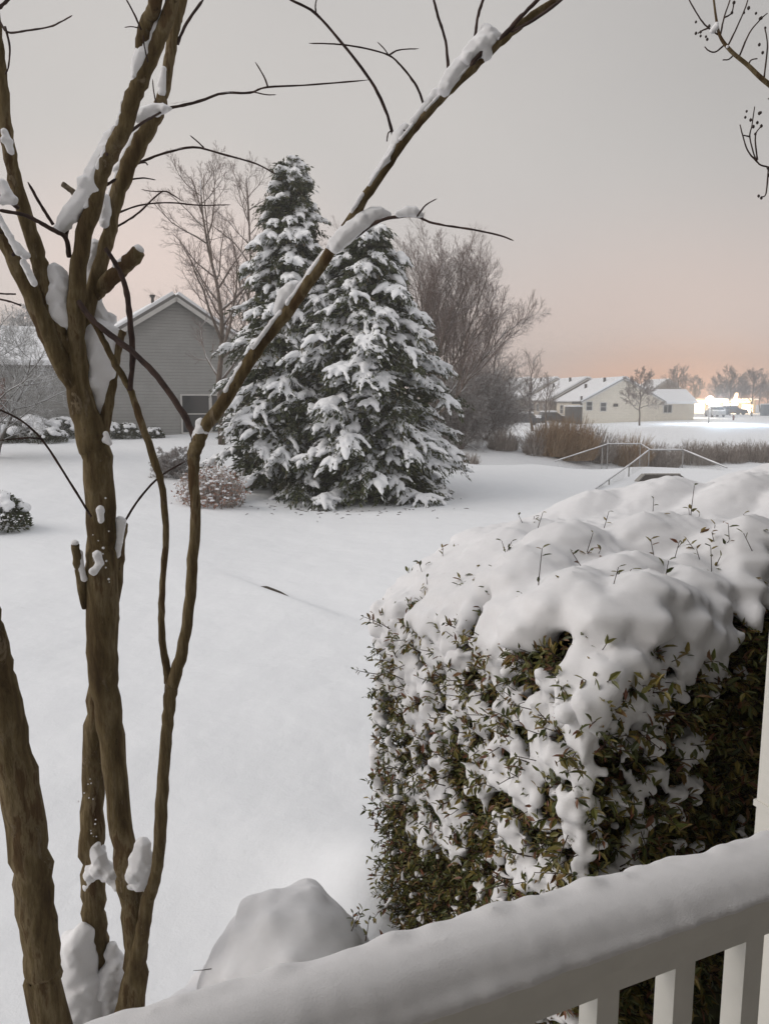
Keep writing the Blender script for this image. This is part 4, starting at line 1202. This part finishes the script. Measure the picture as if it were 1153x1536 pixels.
def bushes():
    G = 'snow-capped shrubs along the house wall'
    lab = ['snow-capped shrub far left before the house wing', 'large snow-capped shrub with dark foliage at the house wing', 'snow-capped shrub just left of the thick trunk', 'round snow ball of a shrub right of the thick trunk', 'round snow-capped shrub left of the house window', 'small snow-capped shrub under the house window', 'low snow-capped shrub between the first two at the wing']
    for i, (px, Y, r, h) in enumerate([(5, 25.5, .75, .75), (45, 25.8, .9, .75), (95, 26.5, .6, .65), (166, 26.6, .42, .55), (192, 26.8, .42, .5), (230, 27.2, .38, .35), (72, 25.2, .6, .45)]):
        snowy_shrub('snowy_shrub', lab[i], gpx(px, Y), r, h, 200 + i, G)
    snowy_shrub('snowy_shrub', 'low evergreen shrub with drooping snowy sprays at the left edge', gpx(-6, 12.3), .52, .55, 220, None, 2200)
    # leafy brown shrub left of the evergreens
    t = twig_bush('withered_shrub', 'shrub with withered pinkish leaves left of the evergreens', gpx(318, 16.0), .75, .95, 160, M['reed_grey'], 230, None, 'shrub')
    rng = np.random.default_rng(230); n = 1500; b = np.array(t.location)
    a = rng.uniform(0, 6.28, n); q = rng.random(n) ** .5; z = rng.random(n) ** .9
    P = np.stack([b[0] + .85 * q * np.cos(a) * (.6 + .4 * z), b[1] + .7 * q * np.sin(a), b[2] + .02 + .85 * z * np.sqrt(1.02 - q ** 2)], 1)
    D = unit(rng.normal(size=(n, 3)) + [0, 0, -.4]); Nn = unit(np.cross(D, rng.normal(size=(n, 3)))); L = rng.uniform(.04, .075, n)
    V, f, f2 = leaf_mesh(P, D, Nn, L, L * .5); m = MB(); m.add(V, f); m.f.append(('a', f2)); m.mi.append(np.zeros(len(f2))); m.build('leaves', M['deadleaf'], t, False)
    C = P[rng.random(n) < .22] + [0, 0, .02]; V, Fc = blobs(C, np.stack([rng.uniform(.02, .06, len(C)), rng.uniform(.02, .05, len(C)), rng.uniform(.012, .03, len(C))], 1)); m = MB(); m.add(V, Fc); tag(m.build('snow', M['snow_far'], t, True), kind='stuff')
    bare_tree('twiggy_shrub', 'bare twiggy shrub with snow on its stems before the house window', gpx(262, 19), .75, .02, LV_BUSH, 231, None, cat='shrub', mats=(M['snow_bark'], M['thicket']), stems=[(.3, 0, 1, 1), (-.3, 0, .9, 1), (.6, .1, .7, .8), (-.6, .1, .7, .8)])
    G = 'brown bushes in the ditch'
    for i, (px, Y, r, H, n, m, lb) in enumerate([(822, 33.5, .95, 1.6, 700, 'reed', 'rust-brown bush at the left of the ditch row'), (852, 34, 1.35, 1.9, 1500, 'reed', 'tallest rust-brown bush in the middle of the ditch'), (893, 35, .85, 1.65, 600, 'reed_grey', 'greyish bush on the right flank of the rust-brown ones'), (944, 35.5, .95, 1.6, 650, 'reed', 'small brown bush behind the fence rail'), (800, 33, .5, 1.25, 200, 'reed_grey', 'thin grey bush left of the rust-brown ones'),
                                                 (754, 33.5, .75, 1.0, 420, 'reed_grey', 'low grey bush on the snowy bank before the thicket'), (700, 29.5, .6, .5, 160, 'reed_grey', 'low snowy weeds beside the evergreen')]):
        t = twig_bush('ditch_bush', lb, gpx(px, Y), r, H, n, M[m], 240 + i, G)
    for i, (px, Y, lb) in enumerate([(985, 36, 'grey brush behind the middle of the fence'), (1040, 37, 'grey brush behind the sloping fence rail'), (1085, 37.5, 'brown brush right of the sloping fence rail'), (1130, 38, 'brown brush in the ditch near the right edge'), (1175, 38, 'brown brush at the right edge of the picture')]):
        twig_bush('ditch_bush', lb, gpx(px, Y), 1.2, 1.05 if i > 1 else 1.2, 700, M['reed_grey'], 260 + i, G)


bushes()


# ------------------------------------------------------------------ houses
def frame3(w):
    w = np.array([w[0], w[1], 0.0]); w /= np.linalg.norm(w)
    d = np.array([-w[1], w[0], 0.0])
    return w, d


def window(parent, c, w, out, W, H, glass, cols=1, rows=2, fr=.06, trim=None):
    """a framed window lying on a wall; w along the wall, out the wall's outward normal"""
    ax = np.array([w, out, UP])
    m = MB()
    m.box(c + w * (W / 2), (fr, .06, H + fr), ax); m.box(c - w * (W / 2), (fr, .06, H + fr), ax)
    m.box(c + UP * (H / 2), (W - fr, .06, fr), ax); m.box(c - UP * (H / 2), (W - fr, .06, fr), ax)
    for k in range(1, cols): m.box(c + w * (-W / 2 + W * k / cols), (fr * .7, .05, H - fr), ax)
    for k in range(1, rows): m.box(c + UP * (-H / 2 + H * k / rows) + out * .004, (W - fr, .05, fr * .7), ax)
    f = m.build('window', trim or M['trim'], parent)
    m = MB(); m.box(c, (W - fr, .02, H - fr), ax)
    me = m.mesh('pane', np.array(parent.location))
    link('pane', me, glass, f, False)
    return f


def gable_house(t, o, w, half, eave, apex, depth, wall, ov=.3, snow=.16, left=None, right=None):
    """prism with a gabled roof; o = ground point under the gable middle, w = along the gable wall, house extends along d"""
    w, d = frame3(w)
    L = left or half; Rr = right or half
    o = np.array(o, float)
    sl = (apex - eave) / half
    eL = apex - sl * L; eR = apex - sl * Rr
    poly = [o - w * L - UP * .6, o + w * Rr - UP * .6, o + w * Rr + UP * eR, o + UP * apex, o - w * L + UP * eL]
    m = MB(); m.prism(poly, d * depth); m.build('wall', wall, t)
    for sgn, X in ((-1, L), (1, Rr)):
        nn = unit(w * sgn * sl + UP)
        a = o + UP * (apex + .02) - d * ov; b = o + w * sgn * (X + ov) + UP * (apex + .02 - sl * (X + ov)) - d * ov
        m = MB(); m.prism([a, b, b + nn * .1, a + nn * .1], d * (depth + 2 * ov)); m.build('roof', M['shingle'], t)
        m = MB(); m.prism([a + nn * .105 + d * .03, b + nn * .105 + d * .03 - w * sgn * .02, b + nn * (.1 + snow * .8) + d * .05 - w * sgn * .06, a + nn * (.1 + snow) + d * .05], d * (depth + 2 * ov - .1)); m.build('roof_snow', M['snow_far'], t)
        # rake board
        m = MB(); m.prism([a - d * .03, b - d * .03, b - d * .03 - nn * .14, a - d * .03 - nn * .14], d * .028); m.build('rake_board', M['trim'], t)
    return w, d


def houses():
    # grey house on the left
    o = np.array(at(262, 447, 28.5)); zb = gz(o[0], o[1]); o[2] = zb
    apex = at(262, 447, 28.5)[2] - zb
    t = empty('grey_house', tuple(o), 'grey-sided gabled house with a double window behind the bare trees', 'house')
    wv = (math.cos(R(28)), math.sin(R(28)))
    w, d = gable_house(t, o, wv, 2.95, apex - 1.85, apex, 9, M['siding_grey'], .28, .12)
    # double window right of the middle
    for k, s in enumerate((.62, 1.72)):
        window(t, o + w * s + UP * (.74) - d * .02, w, -d, 1.05, 1.40, M['glass'], 1, 2, .06)
    m = MB(); m.box(o + w * -.55 - d * .9 + d * 2.0 + UP * (apex - .12), (.09, .09, .5), np.array([w, d, UP])); m.build('chimney_pipe', M['dark'], t)
    m = MB(); m.box(o + w * -.55 + d * 1.1 + UP * (apex + .16), (.16, .16, .09), np.array([w, d, UP])); m.build('pipe_cap', M['dark'], t)
    # lower wing to the left
    wo = o - w * 6.0 + d * 3.2; ax = np.array([w, d, UP])
    m = MB(); m.box(wo + UP * .9, (6.0, 5, 3.0), ax); m.build('wing_wall', M['siding_grey'], t)
    a = o - w * 9.3 + d * .3 + UP * 2.32; b = a + d * 3.4 + UP * 1.35
    m = MB(); m.prism([a, b, b + UP * .1, a + UP * .1], w * 6.3); m.build('wing_roof', M['shingle'], t)
    m = MB(); m.prism([a + UP * .103 + w * .02, b + UP * .103 + w * .02, b + UP * .32 + w * .04, a + UP * .27 + w * .04], w * 6.2); m.build('wing_roof_snow', M['snow_far'], t)
    m = MB(); m.box(o - w * 5.9 + d * .66 + UP * 1.35, (.5, .05, 1.3), ax); m.build('shutter', M['brick'], t)
    window(t, o - w * 6.6 + d * .68 + UP * 1.35, w, -d, .8, 1.3, M['glass'], 1, 2, .09)

    # row of cream houses on the far side
    r = unit(np.array([-.14, .99, 0.0])); wv = np.array([r[1], -r[0], 0])
    base = np.array(at(933, 632, 95)); base[2] = gz(base[0], base[1])
    labs = ['nearest cream end house of the far row, gable wall facing us with two small windows', 'second house of the far cream row, snow on its roof', 'third house of the far cream row, roof mostly hidden', 'last house of the far cream row, behind the slim bare trees']
    Hh = at(933, 568, 95)[2] - base[2]
    for k in range(4):
        o = base + r * (k * 9.2) + wv * (-.9 * k) + UP * (.12 * k)
        o[2] = base[2] + .15 * k
        t = empty('cream_house', tuple(o), labs[k], 'house', 'row of cream houses across the field')
        w, d = gable_house(t, o, wv, 5.2, Hh - 2.75, Hh + .12 * k, 8.8, M['siding_cream'] if k != 1 else M['siding_tan'], .25, .22, 5.2, 5.2)
        ax = np.array([w, d, UP])
        if k == 0:
            for s, z in ((-4.35, 1.95), (-2.55, 1.85)):
                window(t, o + w * s + UP * z - d * .03, w, -d, .75, 1.05, M['glass'], 1, 2, .08)
            m = MB(); m.box(o - w * 1.0 + UP * 2.05 - d * .1, (.5, .18, .35), ax); m.build('wall_lamp', M['dark'], t)
            # dark two-level deck at the left corner
            m = MB(); m.box(o - w * 5.95 + UP * .9 + d * 1.0, (1.3, 2.2, 1.9), ax); m.build('deck', M['dark'], t)
            m = MB(); m.box(o - w * 5.95 + UP * 1.95 + d * 1.0, (1.5, 2.4, .12), ax); m.build('deck_snow', M['snow_far'], t)
            m = MB(); m.box(o - w * 5.95 + UP * 2.35 + d * -.1, (1.3, .06, .3), ax); m.build('deck_rail', M['dark'], t)
            m = MB(); m.box(o - w * 5.42 + UP * 2.6 + d * -.12, (.24, .1, 1.1), ax); m.build('downpipe', M['dark'], t)
            # low wing on the right
            m = MB(); m.box(o + w * 6.1 + d * 2.4 + UP * .95, (6.6, 4.4, 2.9), ax); m.build('wing_wall', M['siding_cream'], t)
            a = o + w * 2.6 + d * -.2 + UP * 2.2; b = a + d * 3.0 + UP * 1.5
            m = MB(); m.prism([a + w * 2.65, b + w * 2.65, b + UP * .35 + w * 2.65, a + UP * .3 + w * 2.65], w * 4.4); m.build('wing_roof_snow', M['snow_far'], t)
            m = MB(); m.box(o + w * 4.45 + UP * 1.35 + d * .17, (.42, .06, 1.7), ax); m.build('door', M['dark'], t)
            m = MB(); m.box(o + w * 3.6 + UP * 1.35 + d * .17, (.5, .06, 1.7), ax); m.build('door', M['dark'], t)
            window(t, o + w * 5.9 + UP * 1.6 + d * .17, w, -d, 1.1, 1.0, M['glass'], 2, 1, .1)
        # openings on the long left side
        for s in (1.6, 4.2, 6.8):
            window(t, o - w * 5.23 + d * s + UP * 1.5, d, -w, 1.0, 1.1, M['glass'], 1, 2, .09)
        for s, q in ((-1.2, 3.0), (-2.6, 5.5)):
            m = MB(); m.box(o + w * s + d * q + UP * (Hh + .12 * k + .45 + s * .53), (.25, .25, .8), ax); m.build('vent_pipe', M['dark'], t)
    # house glimpsed between the slim trees, one lit window
    o = np.array(gpx(800, 118)); wv = np.array([1, .1, 0])
    t = empty('far_house', tuple(o), 'distant house left of the cream row with one lit window', 'house', 'far houses')
    w, d = gable_house(t, o, wv, 4.2, 2.6, 5.2, 9, M['siding_tan'], .3, .25)
    window(t, o - w * 1.4 + UP * 1.6 - d * .03, w, -d, 1.2, 1.6, M['lit_room'], 1, 2, .1)
    o = np.array(gpx(998, 165)); t = empty('far_house', tuple(o), 'snow-roofed house beyond the low cream wing', 'house', 'far houses')
    gable_house(t, o, wv, 5, 3.2, 6.6, 9, M['siding_tan'], .3, .25)


houses()


# ------------------------------------------------------------------ the lit lot: shop, lamps, cars
def lot():
    # shop
    a = np.array(gpx(1008, 142)); b = np.array(gpx(1132, 140)); w, d = frame3((b - a)[:2]); L = np.linalg.norm(b - a); c = (a + b) / 2; zb = min(a[2], b[2])
    c[2] = zb
    t = empty('lit_shop', tuple(c), 'low brightly lit shop front glowing warm behind the bare trees', 'shop')
    ax = np.array([w, d, UP])
    m = MB(); m.box(c + d * 3 + UP * 1.1, (L, 6, 2.7), ax); m.build('wall', M['siding_tan'], t)
    m = MB(); m.box(c + d * 3 + UP * 2.56, (L + .6, 6.8, .22), ax); m.build('roof_snow', M['snow_far'], t)
    n = 5
    for k in range(n):
        m = MB(); m.box(c - w * (L / 2 - L * (k + .5) / n) - d * .04 + UP * (1.0 if k % 2 else .9), (L / n - (.5 if k % 2 else 1.1), .06, 1.6 if k % 2 else 1.3), ax); m.build('shop_window', M['lit_warm'], t)
    m = MB(); m.box(c - d * .12 + UP * 2.15, (L * .9, .1, .22), ax); m.build('lit_fascia', M['lit_sign'], t)
    P = [c + w * (L * .18) - d * .4 + UP * .2, c + w * (L * .24) - d * .4 + UP * 3.7]
    m = MB(); m.prism([P[0], P[0] + w * .9, P[1] + w * .5, P[1]], d * .15); m.build('lit_pylon', M['lit_sign'], t)

    for f in (-.32, .05, .36):  # added point lamps that boost the shop's warm spill on the snow
        ld = bpy.data.lights.new('shop_spill_light', 'POINT'); ld.energy = 300; ld.color = (1, .72, .42); ld.shadow_soft_size = .3
        lo = bpy.data.objects.new('shop_spill_light', ld); COL.objects.link(lo); lo.parent = t; lo.location = w * (L * f) - d * 1.6 + UP * 2.3

    def lamp(px, Y, py, label, em, mtl, spot, energy, col):
        g = np.array(gpx(px, Y)); top = at(px, py, Y)
        t = empty('street_lamp', tuple(g), label, 'lamp', 'lit street lamps')
        H = top[2] - g[2]
        m = MB(); P, r = spline([g + [0, 0, -.1], g + [0, 0, H * .5], g + [0, 0, H - .12]], [.07, .055, .045], 4); m.tubes(P[None], r[None], 8); m.build('pole', M['dark'], t, True)
        m = MB(); V, Fc = blobs([g + [0, 0, H]], [em], None, True); m.add(V, Fc); m.build('globe', mtl, t, True)  # globe enlarged, the lamp's bloom is built into its size
        m = MB(); m.box(g + np.array([0, 0, H - em - .03]), (.2, .2, .08)); m.build('collar', M['dark'], t)
        m = MB(); V, Fc = blobs([g + [0, 0, H + em * .98]], [(em * .6, em * .6, em * .25)]); m.add(V, Fc); m.build('snow_cap', M['snow_far'], t, True)
        ld = bpy.data.lights.new('lamp_light', 'POINT'); ld.energy = energy; ld.color = col; ld.shadow_soft_size = .3
        lo = bpy.data.objects.new('lamp_light', ld); COL.objects.link(lo); lo.parent = t; lo.location = (0, -.9 if spot else -.5, H + .1)
        if spot:
            ld = bpy.data.lights.new('flood_light', 'SPOT'); ld.energy = 8500; ld.color = (.48, .72, 1); ld.shadow_soft_size = .2; ld.spot_size = R(62); ld.spot_blend = 1
            lo = bpy.data.objects.new('flood_light', ld); COL.objects.link(lo); lo.parent = t; lo.location = (0, -.6, H + .1)
            lo.rotation_euler = Vector((-.05, 1, .20)).to_track_quat('Z', 'Y').to_euler()
        return t
    lamp(1062, 84, 601, 'right street lamp with a cool white globe over the lit snow', .44, M['lamp_cool'], True, 1500, (.78, .89, 1))
    lamp(1026, 106, 598, 'left street lamp with a warm white globe beside the dark car', .50, M['lamp_warm'], False, 900, (1, .88, .7))

    def car(px, Y, label, m, heading, L=4.4, W=1.75, dz=0.0):
        g = np.array(gpx(px, Y)); t = empty('parked_car', tuple(g), label, 'car', 'cars parked in the lit lot')
        c, s = math.cos(heading), math.sin(heading); ex = np.array([c, s, 0]); ey = np.array([-s, c, 0])
        prof = [(-.5, .28), (-.5, .72), (-.47, .84), (-.25, .90), (.24, .90), (.46, .78), (.5, .62), (.5, .28)]
        mb = MB()
        poly = [g + ex * x * L + UP * z - ey * W / 2 for x, z in prof]; mb.prism(poly, ey * W); mb.build('body', m, t)
        cab = [(-.40, .89), (-.27, 1.40), (.08, 1.42), (.25, .89)]
        V = []
        for sy, k in ((-1, .46), (1, .46)):
            for x, z in cab: V.append(g + ex * x * L + UP * z + ey * sy * W * (k if z < 1 else .38))
        mb = MB(); mb.add(V, [[0, 1, 2, 3], [7, 6, 5, 4], [0, 4, 5, 1], [2, 6, 7, 3], [1, 5, 6, 2]]); mb.build('windows', M['glass'], t)
        for x in (-.32, .31):
            for sy in (-1, 1):
                o = g + ex * x * L + UP * .32 + ey * sy * (W / 2 - .1)
                mb = MB(); mb.tubes(np.array([[o - ey * .1, o + ey * .1]]), np.array([[.32, .32]]), 14); mb.build('wheel', M['rubber'], t)
        C = [];Q = []
        rng = np.random.default_rng(int(px))
        for x in np.linspace(-.26, .08, 9):
            for y in np.linspace(-.32, .32, 5): C.append(g + ex * x * L + ey * y * W + UP * (1.44)); Q.append((.24, .24, .13 + .03 * rng.random()))
        for x in list(np.linspace(.27, .46, 5)) + list(np.linspace(-.47, -.41, 2)):
            for y in np.linspace(-.4, .4, 5): C.append(g + ex * x * L + ey * y * W + UP * (.92 - .35 * max(0, x - .25))); Q.append((.22, .24, .11 + .03 * rng.random()))
        V, Fc = blobs(C, Q); melt(V, Fc, .05, 2, lambda me, t=t: link('snow_cap', shift(me, t.location), M['snow_far'], t, True))
    car(999, 112, 'dark car seen side-on at the left end of the lit lot', M['car_dark'], .06)
    car(1071, 112, 'silver car seen from behind beside the right street lamp', M['car_light'], 1.45)
    car(1098, 128, 'brown car before the glowing shop windows', M['car_red'], .1)
    car(826, 100, 'dark snow-covered car at the foot of the cream row', M['car_dark'], .2)
    car(782, 92, 'dark snow-covered car by the thicket and the lit window', M['car_dark'], 2.9)
    # grey utility box at the right edge
    g = np.array(gpx(1149, 120)); t = empty('utility_box', tuple(g), 'grey-green utility box at the right edge of the lot', 'utility box')
    m = MB(); m.box(g + UP * .85, (1.6, 1.0, 1.7)); m.build('cabinet', M['utility'], t)
    m = MB(); m.box(g + UP * 1.78, (1.68, 1.08, .14)); m.build('snow_cap', M['snow_far'], t)
    for x in (-.4, .4):
        m = MB(); m.box(g + np.array([x, -.52, .85]), (.7, .03, 1.4)); m.build('door', M['utility'], t)
    g = np.array(gpx(1099, 96)); t = empty('hydrant', tuple(g), 'small dark hydrant standing in the snow below the shop', 'hydrant')
    m = MB(); P, r = spline([g + [0, 0, -.05], g + [0, 0, .3], g + [0, 0, .5], g + [0, 0, .62]], [.11, .1, .13, .05], 4); m.tubes(P[None], r[None], 10); m.build('barrel', M['brick'], t, True)
    m = MB(); m.tubes(np.array([[g + [-.18, 0, .4], g + [.18, 0, .4]]]), np.array([[.05, .05]]), 8); m.build('outlet', M['brick'], t, True)


lot()


# ------------------------------------------------------------------ drain with its fences, edging
def fence(label, tops, post_at, name='guard_fence', snow=True):
    t = empty(name, gp(tops[0][0], tops[0][1]), label, 'fence', 'guard fences round the drain')
    P = np.array(tops, float)
    for k in range(len(P) - 1):
        m = MB(); m.tubes(P[None, k:k + 2], np.array([[.016, .016]]), 8); m.build('rail', M['metal'], t, True)
        m = MB(); q = P[k:k + 2] + [0, 0, .02]; dd = unit(q[1] - q[0]); s = np.linspace(0, 1, 8)
        PP = q[0] + (q[1] - q[0]) * s[:, None]
        m.tubes(PP[None], (.017 + .004 * np.sin(np.arange(8) * 2.1 + k))[None], 7); m.build('rail_snow', M['snow_far'], t, True)
        # wire mesh below the rail
        m = MB(); g0 = gz(P[k][0], P[k][1]); g1 = gz(P[k + 1][0], P[k + 1][1]); L = np.linalg.norm(P[k + 1] - P[k])
        lines = []
        h0 = P[k][2] - g0; h1 = P[k + 1][2] - g1
        nn = int(L / .14)
        for i in range(-6, nn + 6):
            for sg in (1, -1):
                a = i / nn; b = a + sg * .6 / L
                if min(a, b) < 0 or max(a, b) > 1: continue
                pa = P[k] * (1 - a) + P[k + 1] * a; pb = P[k] * (1 - b) + P[k + 1] * b
                hb = max(.05, h0 * (1 - b) + h1 * b)
                lines.append([pa, pb - [0, 0, hb]])
        if lines:
            m.tubes(np.array(lines), np.full((len(lines), 2), .0022), 3, False); m.build('wire_mesh', M['metal'], t)
    for i in post_at:
        p = P[i]; m = MB(); m.tubes(np.array([[[p[0], p[1], gz(p[0], p[1]) - .2], p + [0, 0, .03]]]), np.array([[.02, .02]]), 8); m.build('post', M['metal'], t, True)


def drain():
    fence('nearer grey guard fence stepping up and over beside the dark drain', [at(893, 733, 19.2), at(913, 719, 20), at(943, 698, 21.5), at(973, 675, 24), at(1024, 675, 24), at(1090, 702, 22)], [1, 2, 3, 4])
    fence('farther snow-topped guard fence in front of the brown bushes', [at(832, 692, 29), at(903, 669, 30), at(911, 666, 30.2), at(960, 666, 30.4), at(975, 675, 30)], [1, 2, 3])
    # drain opening as a solid dark block, with a concrete curb
    q = [at(957, 728, 18.9), at(967, 714, 20.7), at(1020, 714, 20.7), at(1025, 718, 20.1)]
    zz = max(p[2] for p in q) + .02
    c = sum(q) / 4
    t = empty('storm_drain', (c[0], c[1], zz - .2), 'dark storm drain opening in the snow under the guard fence', 'drain')
    poly = [np.array([p[0], p[1], zz - .25]) for p in q]
    m = MB(); m.prism(poly, UP * .26); m.build('dark_fill', M['rust'], t)  # no real hole; the opening's shade is the block's own dark colour
    big = [np.array([c[0], c[1], 0]) + (np.array([p[0], p[1], 0]) - np.array([c[0], c[1], 0])) * 1.0 for p in q]
    # far and left curbs
    for i, j in ((1, 2), (0, 1)):
        a, b = poly[i], poly[j]; e = unit(b - a); nn = np.array([-e[1], e[0], 0])
        m = MB(); m.prism([a + UP * .262, b + UP * .262, b + UP * .262 + nn * .10, a + UP * .262 + nn * .10], UP * .03); m.build('curb', M['concrete'], t)

    # half-buried edging
    a, b = LEDGE0.copy(), LEDGE1.copy(); b = a + (b - a) * .55
    a[2] = gz(a[0], a[1]); b[2] = gz(b[0], b[1])
    e = unit((b - a) * [1, 1, 0]); nn = np.array([-e[1], e[0], 0])
    t = empty('garden_edging', tuple(a), 'thin dark edging poking out of the snow in the middle of the yard', 'edging')
    s = np.linspace(0, 1, 7)
    P = a + (b - a) * s[:, None]; P[:, 2] = [gz(x, y) for x, y in P[:, :2]]
    P[:, 2] += np.interp(s, [0, .12, .6, 1], [-.004, .012, .010, -.015])
    m = MB()
    m.tubes(P[None], (.022 * np.interp(s, [0, .2, .7, 1], [.5, 1, .9, .4]))[None], 6); m.build('board', M['soil'], t, True)


drain()
flush()

# ------------------------------------------------------------------ snowy night air
hm = bpy.data.materials.new('snowy_air'); hm.use_nodes = True; hn = hm.node_tree; hn.nodes.clear()
ho = hn.nodes.new('ShaderNodeOutputMaterial'); hv = hn.nodes.new('ShaderNodeVolumePrincipled')
hv.inputs['Color'].default_value = (.95, .93, .92, 1); hv.inputs['Density'].default_value = .0040; hv.inputs['Anisotropy'].default_value = .2
hn.links.new(hv.outputs[0], ho.inputs['Volume'])
m = MB(); m.box((10, 92, 5), (230, 210, 17)); hz = m.build('haze', hm); tag(hz, 'thin pale snowy night air over the whole yard', kind='stuff')

# ------------------------------------------------------------------ sky, sun, camera
SUN_AZ, SUN_EL = R(-100), R(36)      # from the left, slightly behind (azimuth from +Y towards +X)
w = bpy.data.worlds.new('World'); SC.world = w; w.use_nodes = True
nt = w.node_tree; nt.nodes.clear()
out = nt.nodes.new('ShaderNodeOutputWorld')
tc = nt.nodes.new('ShaderNodeTexCoord')
sp = nt.nodes.new('ShaderNodeSeparateXYZ'); nt.links.new(tc.outputs['Generated'], sp.inputs[0])


def lin(r, g, b):
    f = lambda c: (c / 255 / 12.92) if c / 255 <= .04045 else ((c / 255 + .055) / 1.055) ** 2.4
    return (f(r), f(g), f(b))


el = nt.nodes.new('ShaderNodeMapRange'); nt.links.new(sp.outputs[2], el.inputs[0]); el.inputs[1].default_value = -.1; el.inputs[2].default_value = 1.0
base = ramp(nt, el.outputs[0], [(.0, lin(192, 184, 180)), (.10, lin(201, 190, 185)), (.20, lin(193, 186, 182)), (.36, lin(186, 182, 178)), (.5, lin(180, 177, 174)), (1, lin(184, 186, 190))])


def glow(prev, az, elv, width, zs, col, amt):
    d = nt.nodes.new('ShaderNodeVectorMath'); d.operation = 'SUBTRACT'; nt.links.new(tc.outputs['Generated'], d.inputs[0])
    d.inputs[1].default_value = (math.sin(R(az)) * math.cos(R(elv)), math.cos(R(az)) * math.cos(R(elv)), math.sin(R(elv)))
    s = nt.nodes.new('ShaderNodeVectorMath'); s.operation = 'MULTIPLY'; nt.links.new(d.outputs[0], s.inputs[0]); s.inputs[1].default_value = (1, 1, zs)
    l = nt.nodes.new('ShaderNodeVectorMath'); l.operation = 'LENGTH'; nt.links.new(s.outputs[0], l.inputs[0])
    mr = nt.nodes.new('ShaderNodeMapRange'); mr.interpolation_type = 'SMOOTHERSTEP'; nt.links.new(l.outputs['Value'], mr.inputs[0])
    mr.inputs[1].default_value = 0; mr.inputs[2].default_value = width; mr.inputs[3].default_value = amt; mr.inputs[4].default_value = 0
    mx = nt.nodes.new('ShaderNodeMixRGB'); nt.links.new(mr.outputs[0], mx.inputs[0]); nt.links.new(prev, mx.inputs[1]); mx.inputs[2].default_value = (*col, 1)
    return mx.outputs[0]


c = glow(base, 30, 24, .50, 1.0, lin(150, 148, 146), .6)
c = glow(c, 21, 0, .60, 2.0, lin(212, 184, 170), .7)
c = glow(c, 21, 0, .27, 2.6, lin(236, 178, 142), .95)
c = glow(c, -15, 7, .33, 1.5, lin(222, 202, 192), .85)
nz = nt.nodes.new('ShaderNodeTexNoise'); nz.inputs['Scale'].default_value = 2.2; nz.inputs['Detail'].default_value = 3; nt.links.new(tc.outputs['Generated'], nz.inputs['Vector'])
cl = ramp(nt, nz.outputs['Fac'], [(.3, (.95, .95, .955)), (.7, (1.03, 1.025, 1.02))])
mx = nt.nodes.new('ShaderNodeMixRGB'); mx.blend_type = 'MULTIPLY'; mx.inputs[0].default_value = 1; nt.links.new(c, mx.inputs[1]); nt.links.new(cl, mx.inputs[2])
bg = nt.nodes.new('ShaderNodeBackground'); nt.links.new(mx.outputs[0], bg.inputs[0]); bg.inputs[1].default_value = .97
sky = nt.nodes.new('ShaderNodeTexSky'); sky.sky_type = 'NISHITA'; sky.sun_disc = False; sky.sun_elevation = SUN_EL; sky.sun_rotation = SUN_AZ
bg2 = nt.nodes.new('ShaderNodeBackground'); nt.links.new(sky.outputs[0], bg2.inputs[0]); bg2.inputs[1].default_value = .004
ad = nt.nodes.new('ShaderNodeAddShader'); nt.links.new(bg.outputs[0], ad.inputs[0]); nt.links.new(bg2.outputs[0], ad.inputs[1])
nt.links.new(ad.outputs[0], out.inputs[0])

sl = bpy.data.lights.new('sun', 'SUN'); sl.energy = 1.15; sl.angle = R(50); sl.color = (1, .93, .86)
so = bpy.data.objects.new('sun', sl); COL.objects.link(so)
sd = Vector((math.sin(SUN_AZ) * math.cos(SUN_EL), math.cos(SUN_AZ) * math.cos(SUN_EL), math.sin(SUN_EL)))
so.rotation_euler = sd.to_track_quat('Z', 'Y').to_euler(); so.location = (-20, 5, 30)

cd = bpy.data.cameras.new('camera'); co = bpy.data.objects.new('camera', cd); COL.objects.link(co)
co.location = (0, 0, CAMZ); co.rotation_euler = (R(90) - PITCH, 0, 0)
cd.sensor_fit = 'VERTICAL'; cd.sensor_height = 36; cd.lens = F / 1536 * 36
cd.clip_start = .02; cd.clip_end = 2000
SC.camera = co
SC.view_settings.view_transform = 'Standard'; SC.view_settings.look = 'None'
SC.view_settings.exposure = .38; SC.view_settings.gamma = 1
SC.cycles.max_bounces = 8; SC.cycles.diffuse_bounces = 4
